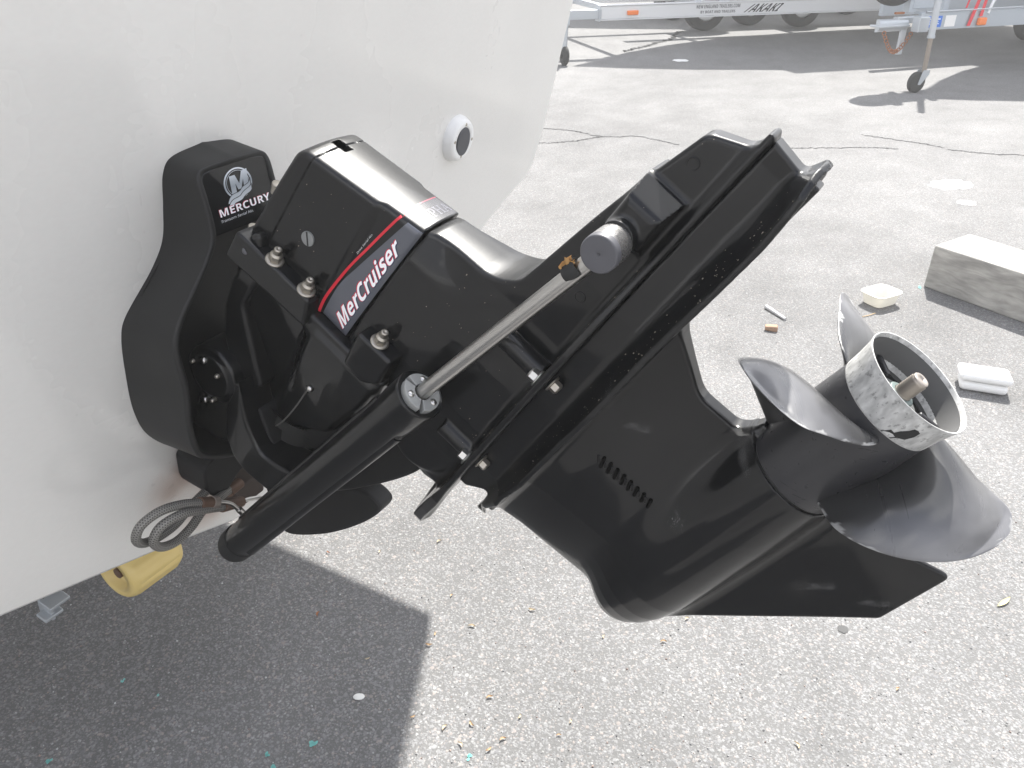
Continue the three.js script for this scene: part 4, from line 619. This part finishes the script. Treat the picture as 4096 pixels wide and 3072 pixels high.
// ---------------------------------------------------------------- things lying about
{
  const g = RoundedBoxGeometry && new RoundedBoxGeometry(1.1, 0.2, 0.275, 4, 0.008), q = g.attributes.position; for (let i = 0; i < q.count; i++) { const x = q.getX(i), y = q.getY(i), z = q.getZ(i); q.setXYZ(i, x + 0.012 * fbm(y * 14, z * 14, 2, 2), y + 0.004 * fbm(x * 6, z * 9, 1, 2), z + 0.005 * fbm(x * 5, y * 9, 4, 2)); } g.computeVertexNormals();
  const wood = tex(1024, 256, (i, j) => { const x = i / 1024 * 1.1, y = j / 256 * 0.3, gr = fbm(x * 5, y * 46 + 5 * fbm(x * 4, y * 7, 1, 3), 0.3, 5), bl = fbm(x * 9, y * 16, 5, 5), kn = Math.exp(-((x - 0.55) ** 2 + (y - 0.17) ** 2) / 0.0012); let v = 0.6 + 0.12 * gr + 0.2 * bl - 0.3 * kn - 0.22 * Math.max(0, fbm(x * 9, y * 8, 9, 4)) * smooth(0.35, 0.6, x); v = Math.max(0.12, Math.min(0.9, v)); return [v, v * 0.985, v * 0.95]; }, true);
  const d = [1.8849,-3.4914], e = [2.1374,-3.1036], l = Math.hypot(e[0] - d[0], e[1] - d[1]), ux = (e[0] - d[0]) / l, uz = (e[1] - d[1]) / l;
  const t = single('timber_block', g, new THREE.MeshStandardMaterial({ map: wood, roughness: 0.85, bumpMap: wood, bumpScale: 0.003 }), 'heavy weathered grey timber beam lying on the asphalt at the right edge', 'timber');
  t.position.set(d[0] + ux * 0.55 + uz * 0.1375, 0.1, d[1] + uz * 0.55 - ux * 0.1375); t.rotation.y = Math.atan2(-uz, ux);
}
function tub(len, wid, h, rimW) { // open food tub: tapered rounded rectangle with a rim
  const sh = (k, y) => { const pts = [], n = 48; for (let i = 0; i <= n; i++) { const a = i / n * 2 * Math.PI, c = Math.cos(a), s = Math.sin(a), e = 0.45; pts.push(V(Math.sign(c) * Math.pow(Math.abs(c), e) * len / 2 * k, y, Math.sign(s) * Math.pow(Math.abs(s), e) * wid / 2 * k)); } return pts; };
  const rings = [sh(0.001, 0.002), sh(0.78, 0.002), sh(0.82, 0.004), sh(0.97, h - 0.004), sh(1.04, h - 0.004), sh(1.05, h), sh(0.98, h + 0.001), sh(0.95, h - 0.004), sh(0.8, 0.006), sh(0.001, 0.006)];
  return gridGeo(48, rings.length - 1, (u, v) => rings[Math.round(v * (rings.length - 1))][Math.round(u * 48)].toArray());
}
{
  const a = single('food_tub', tub(0.15, 0.12, 0.055), phys([0.88, 0.86, 0.8], { roughness: 0.4, transmission: 0.3, thickness: 0 }), 'open cream translucent plastic food tub on the asphalt left of the timber', 'plastic tub'); a.position.copy(gp(1.6105,-3.3083, 0.002)); a.rotation.y = 0.5;
  const b = thing('takeout_box', 'closed white foam takeout box lying beyond the propeller hub', 'takeout box', [0, 0, 0]);
  const [x, z] = [1.6946,-2.5727]; b.position.set(x, 0, z); b.rotation.y = -0.35;
  part('box_base', boxAt(0.155, 0.036, 0.1, 0, 0.02, 0, 0.016, 5), M.whitePlastic, b); const lid = part('box_lid', boxAt(0.17, 0.03, 0.112, 0, 0, 0, 0.014, 5), M.whitePlastic, b); lid.position.set(0, 0.052, -0.004); lid.rotation.x = -0.08;
  single('metal_peg', rod(gp(1.0996,-3.2532, 0.008), gp(1.1479,-3.1326, 0.006), 0.0095, 0.007, 12), phys([0.5, 0.5, 0.5], { roughness: 0.5, metalness: 0.5 }), 'small grey peg lying on the asphalt behind the left propeller blade', 'peg');
  const chip = new RoundedBoxGeometry(0.05, 0.022, 0.03, 2, 0.006), q = chip.attributes.position; for (let i = 0; i < q.count; i++) q.setXYZ(i, q.getX(i) + 0.01 * fbm(q.getY(i) * 40, q.getZ(i) * 40, 1, 2), q.getY(i) * (1 + 8 * q.getX(i)), q.getZ(i)); chip.computeVertexNormals();
  const cs = single('wood_chip', chip, phys([0.34, 0.22, 0.15], { roughness: 0.9 }), 'small brown wood chip on the asphalt below the grey peg', 'wood chip'); cs.position.copy(gp(1.0642,-3.0397, 0.011)); cs.rotation.y = -0.3;
  const leafG = (l, w) => gridGeo(10, 4, (u, v) => { const k = Math.sin(Math.PI * Math.pow(u, 0.8)); return [(u - 0.5) * l, 0.0006 + 0.0022 * Math.sin(u * 3.1) * l * 18 + 0.002 * (v - 0.5) ** 2 * 4, (v - 0.5) * w * k + 0.003 * Math.sin(u * 3)]; });
  const yl = single('yellow_leaf', leafG(0.06, 0.012), phys([0.5, 0.47, 0.25], { roughness: 0.8 }), 'narrow pale yellow leaf on the asphalt beyond the skeg near the right edge', 'leaf'); yl.position.copy(gp(1.2272,-1.5087, 0.001)); yl.rotation.y = 0.6;
  const tw = single('dry_twig', tube([[1.4839,-3.1621].map((v, i) => v), [1.5182,-3.177], [1.5513,-3.1966]].map(([x, z]) => [x, 0.004, z]), 0.0018, 16, 6), phys([0.5, 0.36, 0.2], { roughness: 0.9 }), 'thin tan twig on the asphalt in front of the food tub', 'twig');
  // dried winged seeds strewn over the yard
  const seedM = [phys([0.46, 0.33, 0.2], { roughness: 0.85 }), phys([0.5, 0.42, 0.3], { roughness: 0.85 }), phys([0.38, 0.17, 0.08], { roughness: 0.85 })];
  const spots = [[-0.4932,-1.6913, 2], [-0.4736,-1.465, 2], [-0.1511,-1.528, 0], [-0.0977,-1.425, 1], [-0.1855,-1.4025, 0], [-0.1949,-1.3713, 0], [-0.2129,-1.1711, 0], [-0.0844,-1.1534, 0], [-0.1084,-1.1012, 1], [-0.0487,-1.0925, 0], [-0.141,-1.1417, 1], [-0.3546,-1.6913, 1], [-0.1986,-1.7322, 1], [-0.0489,-1.2182, 0], [-0.3335,-1.3285, 1], [0.3572,-1.3769, 0], [0.0149,-1.1712, 1], [0.1233,-1.1593, 1], [0.0978,-1.1234, 0], [-0.0191,-1.1132, 0], [0.4265,-1.4494, 1], [0.5875,-1.1003, 1], [0.8552,-1.241, 0], [0.0494,-1.483, 1], [0.2191,-1.3929, 1]];
  const sg = leafG(0.014, 0.0045), first = new THREE.Mesh(sg, seedM[0]); first.castShadow = first.receiveShadow = true; first.name = 'dried_seed';
  spots.forEach(([x, z, m], i) => { const o = i ? first.clone() : first; o.name = numbered('dried_seed'); o.material = seedM[m]; o.position.set(x, 0.002, z); o.rotation.set(0.2 * (rnd() - 0.5), rnd() * 6.28, 0.2 * (rnd() - 0.5)); o.scale.setScalar(0.8 + 0.5 * rnd()); tag(o, 'small dried winged seed lying on the speckled asphalt near the drive', 'seed', 'dried seeds on the asphalt'); scene.add(o); });
  const flake = single('white_chip', new THREE.IcosahedronGeometry(0.011, 1).scale(1.2, 0.35, 0.8), phys([0.72, 0.72, 0.7], { roughness: 0.7 }), 'white stone chip in the shaded asphalt at the bottom of the photo', 'stone chip'); flake.position.copy(gp(-0.3358,-1.2213, 0.003));
}
{ // loose grit standing proud of the asphalt near the drive
  const base = new THREE.IcosahedronGeometry(1, 0), N = 4500, inst = new THREE.InstancedMesh(base, new THREE.MeshStandardMaterial({ roughness: 0.85 }), N), m = new THREE.Matrix4(), q = new THREE.Quaternion(), c = new THREE.Color(), e = new THREE.Euler();
  for (let i = 0; i < N; i++) {
    const z = -1.0 - Math.pow(rnd(), 1.5) * 2.6, x = (rnd() - 0.5) * (-z) * 2.1 + 0.05, s = 0.001 + 0.0018 * Math.pow(rnd(), 2);
    e.set(rnd() * 6, rnd() * 6, rnd() * 6); q.setFromEuler(e); m.compose(V(x, s * 0.2, z), q, V(s * (0.8 + 0.6 * rnd()), s * 0.75, s * (0.8 + 0.6 * rnd()))); inst.setMatrixAt(i, m);
    const h = rnd(), v = h < 0.12 ? 0.34 + 0.2 * rnd() : 0.15 + 0.15 * rnd(); inst.setColorAt(i, h > 0.85 ? c.setRGB(v * 1.1, v * 0.86, v * 0.76) : c.setRGB(v, v, v));
  }
  inst.name = 'loose_grit'; inst.castShadow = inst.receiveShadow = true; inst.userData = { kind: 'stuff', label: 'fine light and pinkish grit standing out of the asphalt', category: 'grit' }; scene.add(inst);
}

// ---------------------------------------------------------------- trailers and boats across the yard
function hullGeo(L, B, H, draft) { // bow at x = 0, stern at x = L; keel at y = 0
  const st = [[0, 0.03, 0.62], [0.06, 0.25, 0.4], [0.16, 0.52, 0.2], [0.3, 0.8, 0.07], [0.5, 0.97, 0.01], [0.75, 1, 0], [1, 0.97, 0]], sec = [[0, 0], [0.45, 0.16], [0.86, 0.33], [0.9, 0.4], [0.97, 0.75], [1, 1], [0.92, 1.02], [0.5, 1.06], [0, 1.08]];
  const full = [...sec.map(([a, b]) => [a, b]), ...sec.slice(1, -1).reverse().map(([a, b]) => [-a, b])], n = full.length, p = [], idx = [];
  st.forEach(([t, w, k]) => full.forEach(([a, b]) => p.push(t * L - (b > 0.5 ? 0.35 * (1 - t) * (b - 0.5) : 0), H * (k * (1 - b) + b) + 0.12 * (1 - t) ** 2 * b, a * w * B / 2)));
  for (let s = 0; s < st.length - 1; s++) for (let i = 0; i < n; i++) { const a = s * n + i, b = s * n + (i + 1) % n; idx.push(a, b + n, b, a, a + n, b + n); }
  for (const s of [0, st.length - 1]) { const c = p.length / 3; p.push(p[s * n * 3], H * (s ? 0.5 : 0.8), 0); for (let i = 0; i < n; i++) { const a = s * n + i, b = s * n + (i + 1) % n; idx.push(...(s ? [c, a, b] : [c, b, a])); } }
  const g = new THREE.BufferGeometry(); g.setAttribute('position', new THREE.Float32BufferAttribute(p, 3)); g.setIndex(idx); const q = g.toNonIndexed(); q.computeVertexNormals(); return q;
}
function parkedBoat(x, z, ry, keel, L, B, H, label, mat) {
  const b = thing('parked_boat', label, 'boat', [x, 0, z], ry, undefined), h = part('hull', hullGeo(L, B, H), mat, b); h.position.y = keel;
  part('rub_rail', (() => { const g = boxAt(L * 0.7, 0.05, B + 0.06, L * 0.63, keel + H * 0.99, 0, 0.01); return g; })(), M.matte, b);
  part('windscreen', boxAt(0.05, 0.4, B * 0.7, L * 0.45, keel + H + 0.3, 0, 0.02), M.darkGrey, b); part('outboard_motor', merge([boxAt(0.4, 0.5, 0.35, L + 0.2, keel + H + 0.25, 0, 0.08, 4), boxAt(0.16, 1.0, 0.12, L + 0.2, keel + H - 0.4, 0, 0.03)]), M.satin, b);
  return b;
}
function wheel(x, z, r, w, parent, y = r) { // axis along z
  const t = part('wheel', lathe(V(x, y, z - w / 2), V(x, y, z + w / 2), [[0, r * 0.6], [0.01, r * 0.9], [0.035, r * 0.985], [0.06, r], [w - 0.06, r], [w - 0.035, r * 0.985], [w - 0.01, r * 0.9], [w, r * 0.6], [w - 0.05, r * 0.56], [0.05, r * 0.56], [0, r * 0.6]], 48), M.tyre, parent);
  part('rim', lathe(V(x, y, z - w / 2 + 0.02), V(x, y, z + w / 2), [[0, r * 0.2], [0.03, r * 0.3], [0.02, r * 0.52], [0, r * 0.6], [w - 0.04, r * 0.6], [w - 0.06, r * 0.52], [w - 0.05, r * 0.3], [w - 0.02, r * 0.22], [w - 0.018, 0.0001]], 36), M.alu, t);
  return t;
}
{ // aluminium trailer: near side rail with lettering; own axes x along the rail to the right, z towards the camera
  const a = gp(0.9952,-10.2985, 0.38), b = gp(4.8987,-11.4819, 0.38), ry = Math.atan2(-(b.z - a.z), b.x - a.x), Lr = Math.hypot(b.x - a.x, b.z - a.z);
  const t = thing('boat_trailer', 'long aluminium boat trailer with black lettering and orange light on its rail', 'boat trailer', [a.x, 0, a.z], ry);
  const rail = part('side_rail', merge([boxAt(Lr + 1.6, 0.135, 0.035, (Lr + 1.6) / 2, 0.38 + 0.0825, -0.02, 0.004), boxAt(Lr + 1.6, 0.012, 0.075, (Lr + 1.6) / 2, 0.386, -0.03, 0.002), boxAt(Lr + 1.6, 0.012, 0.075, (Lr + 1.6) / 2, 0.539, -0.03, 0.002)]), M.alu, t);
  part('side_rail', merge([boxAt(Lr + 1.6, 0.15, 0.05, (Lr + 1.6) / 2, 0.4575, -1.9, 0.004)]), M.alu, t);
  part('tongue_tube', boxAt(1.5, 0.1, 0.09, -0.72, 0.45, -0.03, 0.006), M.galv, t); part('tongue_plate', boxAt(0.012, 0.17, 0.12, 0.0, 0.46, -0.025, 0.002), M.galv, t); part('tongue_clamp', boxAt(0.05, 0.24, 0.12, -0.62, 0.43, -0.025, 0.003), M.galv, t);
  part('coupler', boxAt(0.3, 0.09, 0.12, -1.55, 0.47, -0.03, 0.02, 3), M.galv, t);
  for (const x of [0.4, 1.9, 3.6]) part('cross_member', boxAt(0.06, 0.07, 1.85, x, 0.43, -0.96, 0.004), M.galv, t);
  for (const z of [-0.5, -1.4]) part('bunk', boxAt(3.6, 0.06, 0.13, 2.9, 0.64, z, 0.01), M.darkGrey, t);
  part('winch_post', merge([boxAt(0.09, 1.2, 0.09, 1.62, 1.13, -0.05, 0.006), boxAt(0.06, 0.6, 0.06, 1.28, 0.82, -0.06, 0.004)]), M.galv, t);
  const lamp = part('side_light', boxAt(0.14, 0.05, 0.03, 0.42, 0.455, 0.012, 0.012, 3), M.orange, t);
  const txt = canvasTex(1024, 128, (g, w, h) => { g.fillStyle = '#5b5d62'; g.textAlign = 'center'; const put = (s, wd, y, px) => { g.font = 'bold ' + px + 'px sans-serif'; const k = wd / g.measureText(s).width; g.setTransform(k, 0, 0, 1, 0, 0); g.fillText(s, 265 / k, y); g.setTransform(1, 0, 0, 1, 0, 0); }; put('NEW ENGLAND TRAILERS.COM', 500, 52, 50); put('BY BOAT AND TRAILERS', 400, 104, 40); g.fillStyle = '#15181d'; g.transform(1, 0, -0.75, 1, 0, 0); g.font = 'italic bold 118px sans-serif'; g.fillText('/AKAKI', 840, 108); });
  part('rail_lettering', gridGeo(1, 1, (u, v) => [lerp(1.22, 2.42, u), lerp(0.395, 0.53, v), 0.0005]), new THREE.MeshStandardMaterial({ map: txt, transparent: true, roughness: 0.5 }), t);
  const inv = (p) => t.worldToLocal(p.clone()); t.updateMatrixWorld();
  for (const p of [gp(2.7096,-12.6631), gp(3.4939,-13.2667), gp(4.1858,-13.064)]) { const l = inv(p); wheel(l.x, l.z, 0.31, 0.2, t); part('axle', rod(V(l.x, 0.31, l.z), V(l.x, 0.31, l.z - 1.5), 0.035, 0.035, 12), M.galv, t); }
  { const l = inv(gp(0.5748,-9.6472)); part('jack_post', rod(V(l.x, 0.16, l.z), V(l.x + 0.02, 1.0, l.z), 0.028, 0.03, 16), M.galv, t); part('jack_wheel', lathe(V(l.x - 0.03, 0.1, l.z), V(l.x + 1, 0.1, l.z), [[0, 0.03], [0.004, 0.085], [0.015, 0.1], [0.05, 0.1], [0.06, 0.085], [0.064, 0.03]], 32), M.tyre, t); part('jack_clamp', boxAt(0.09, 0.1, Math.abs(l.z) + 0.05, l.x, 0.46, l.z / 2, 0.006), M.galv, t); }
  part('tail_light', boxAt(0.12, 0.1, 0.05, Lr - 0.15 + 0.6, 0.62, 0.03, 0.01), M.orange, t);
  part('fender', (() => { const s = new THREE.Shape(); s.absarc(0, 0, 0.42, 0.15, Math.PI - 0.15, false); s.absarc(0, 0, 0.4, Math.PI - 0.15, 0.15, true); const g = new THREE.ExtrudeGeometry(s, { depth: 0.26, bevelEnabled: false }); const l = inv(gp(2.7096,-12.6631)); g.translate(l.x, 0.31, l.z - 0.13); return g; })(), M.alu, t);
  const bp = t.localToWorld(V(0.9, 0, -1.0));
  parkedBoat(bp.x, bp.z, ry, 0.68, 6.4, 2.35, 1.7, 'white boat on the aluminium trailer, mostly above the frame', M.gelcoat);
}
{ // steel trailer on the right with its jack wheel down
  const a = gp(3.5019,-8.3019, 0.5), b = gp(5.1077,-8.9088, 0.5), ry = Math.atan2(-(b.z - a.z), b.x - a.x);
  const t = thing('boat_trailer', 'grey galvanized trailer with its jack wheel down and red strap, at the upper right', 'boat trailer', [a.x, 0, a.z], ry); t.updateMatrixWorld(); const inv = (p) => t.worldToLocal(p.clone());
  const gs = phys([0.42, 0.46, 0.5], { roughness: 0.55, metalness: 0.35 });
  part('tongue_beam', merge([boxAt(4.4, 0.15, 0.04, 2.55, 0.575, 0, 0.004), boxAt(4.4, 0.012, 0.09, 2.55, 0.506, -0.03, 0.002), boxAt(4.4, 0.012, 0.09, 2.55, 0.646, -0.03, 0.002)]), gs, t);
  part('side_beam', boxAt(4.0, 0.15, 0.05, 2.9, 0.575, -1.1, 0.004), gs, t);
  part('coupler', (() => { const g = new THREE.CylinderGeometry(0.055, 0.055, 0.34, 20, 1, false, 0, Math.PI); g.rotateZ(Math.PI / 2); g.rotateX(Math.PI / 2); const q = merge([g.translate(0.02, 0.56, 0), boxAt(0.36, 0.02, 0.13, 0.02, 0.555, 0, 0.006), boxAt(0.3, 0.06, 0.07, 0.22, 0.6, 0, 0.01), boxAt(0.06, 0.26, 0.03, 0.17, 0.43, 0.02, 0.006)]); return q; })(), M.galv, t);
  part('coupler_latch', boxAt(0.1, 0.02, 0.03, 0.1, 0.66, 0, 0.004), M.rust, t);
  const chain = []; for (let k = 0; k < 16; k++) { const s = k / 15, g = new THREE.TorusGeometry(0.016, 0.0045, 6, 12); g.scale(1.3, 1, 1); g.rotateY(k % 2 ? Math.PI / 2 : 0); g.translate(lerp(-0.08, 0.24, s), 0.5 - 0.16 * Math.sin(Math.PI * s) - 0.02 * s, 0.05); chain.push(g); } part('safety_chain', merge(chain), M.rust, t);
  const jl = inv(gp(3.8266,-8.1066)), top = inv(V(3.86, 1.15, -8.13).applyMatrix4(new THREE.Matrix4()));
  const A = V(jl.x + 0.02, 0.17, jl.z), B = V(jl.x + 0.0, 1.25, jl.z - 0.03);
  part('jack_post', rod(V().lerpVectors(A, B, 0.28), B, 0.03, 0.03, 20), M.galv, t); part('jack_leg', rod(A, V().lerpVectors(A, B, 0.3), 0.021, 0.021, 16), phys([0.3, 0.26, 0.22], { roughness: 0.6, metalness: 0.5 }), t);
  part('jack_collar', rod(V().lerpVectors(A, B, 0.28), V().lerpVectors(A, B, 0.3), 0.036, 0.036, 20), M.galv, t);
  const jw = part('jack_wheel', lathe(V(jl.x - 0.045, 0.092, jl.z - 0.03), V(jl.x - 0.045, 0.092, jl.z + 1), [[0, 0.02], [0.002, 0.08], [0.012, 0.092], [0.045, 0.092], [0.055, 0.08], [0.058, 0.02], [0.058, 0.0001]], 36), M.tyre, t);
  part('jack_fork', (() => { const g = []; for (const z of [-0.036, 0.034]) g.push(prism(roundPoly([[-0.06, 0.075], [-0.03, 0.07], [0.05, 0.16], [0.055, 0.2], [-0.02, 0.2], [-0.035, 0.17]], 0.01), z, z + 0.005, 0.001)); const m = merge(g); m.translate(jl.x, 0, jl.z); return m; })(), M.galv, jw);
  part('jack_bracket', boxAt(0.12, 0.13, 0.09, jl.x, 0.575, jl.z / 2 + 0.0, 0.008), M.galv, t);
  const l1 = inv(gp(4.0665,-8.2852, 0.57)), sticker = canvasTex(128, 96, (g, w, h) => { g.fillStyle = '#2f6fd0'; g.fillRect(0, 0, w, h); g.fillStyle = '#dfe8f5'; g.fillRect(14, 22, 100, 10); g.fillRect(14, 44, 84, 8); g.fillRect(14, 62, 92, 8); });
  part('blue_sticker', gridGeo(1, 1, (u, v) => [l1.x - 0.08 + u * 0.17, 0.522 + v * 0.1, 0.0215]), new THREE.MeshStandardMaterial({ map: sticker, roughness: 0.5 }), t);
  part('white_sticker', gridGeo(1, 1, (u, v) => [l1.x + 0.13 + u * 0.13, 0.522 + v * 0.1, 0.0215]), M.whitePlastic, t);
  const l2 = inv(gp(4.6066,-8.4899, 0.55)); part('side_light', boxAt(0.1, 0.07, 0.04, l2.x, 0.555, 0.04, 0.015, 3), M.orange, t);
  const sx = inv(gp(4.4331,-8.5974, 0.55)).x, strap = (x0, y0, x1, y1, w) => gridGeo(6, 1, (u, v) => [lerp(x0, x1, u) + (v - 0.5) * w, lerp(y0, y1, u), 0.035]);
  part('red_strap', merge([strap(sx - 0.03, 0.52, sx + 0.12, 1.1, 0.045), strap(sx + 0.1, 0.6, sx + 0.16, 1.1, 0.04), strap(sx - 0.11, 0.68, sx - 0.02, 1.1, 0.025)]), M.red, t);
  part('winch_stand', merge([boxAt(0.3, 0.5, 0.05, l1.x - 0.05, 0.93, -0.1, 0.006), boxAt(0.08, 0.7, 0.08, l1.x - 0.2, 1.0, -0.12, 0.006), boxAt(0.06, 0.6, 0.06, l1.x + 0.2, 0.95, -0.1, 0.006)]), gs, t);
  part('grab_rail', tube([[sx + 0.2, 0.62, 0.02], [sx + 0.25, 0.75, 0.02], [sx + 0.4, 0.8, 0.02], [sx + 1.2, 0.83, 0.02]], 0.014, 30, 10), M.alu, t);
  wheel(l1.x - 0.42, -0.12, 0.27, 0.16, t, 0.98);
  part('brake_line', tube([[0.4, 0.66, 0.02], [1.1, 0.665, 0.03], [2.0, 0.67, 0.02]], 0.008, 20, 6), M.galv, t);
  wheel(4.2, -0.15, 0.31, 0.2, t); wheel(4.2, -1.9, 0.31, 0.2, t); 
  const ws = inv(gp(6.177,-10.9327)); part('step_board', boxAt(0.9, 0.05, 0.12, ws.x + 0.42, 0.32, ws.z, 0.008), M.alu, t);
  const bp = t.localToWorld(V(1.3, 0, -0.75)); parkedBoat(bp.x, bp.z, ry, 0.78, 6, 2.3, 1.2, 'white boat on the grey trailer, above the upper right corner', M.gelcoat);
}
{ // a further trailer with a dark hulled boat behind the aluminium one
  const t = thing('boat_trailer', 'far trailer with a bluish steel beam behind the aluminium trailer', 'boat trailer', [0.6, 0, -13.6], 0.27);
  part('side_rail', boxAt(6, 0.16, 0.06, 3, 0.55, 0, 0.004), M.galv, t); part('side_rail', boxAt(6, 0.16, 0.06, 3, 0.55, -1.8, 0.004), M.galv, t);
  wheel(1.9, 0.2, 0.31, 0.2, t); wheel(5.0, 0.2, 0.31, 0.2, t); part('axle', rod(V(1.9, 0.31, 0.2), V(1.9, 0.31, -1.9), 0.04, 0.04, 12), M.galv, t);
  part('hose_loop', tube([[3.2, 0.5, 0.1], [3.7, 0.34, 0.12], [4.3, 0.4, 0.12], [4.8, 0.48, 0.1]], 0.03, 30, 10), M.rubber, t);
  parkedBoat(1.0, -14.6, 0.27, 0.75, 6.2, 2.3, 1.1, 'dark hulled boat on the far trailer at the top edge', phys([0.03, 0.03, 0.035], { roughness: 0.3, clearcoat: 0.5 }));
}

renderer.render(scene, camera);
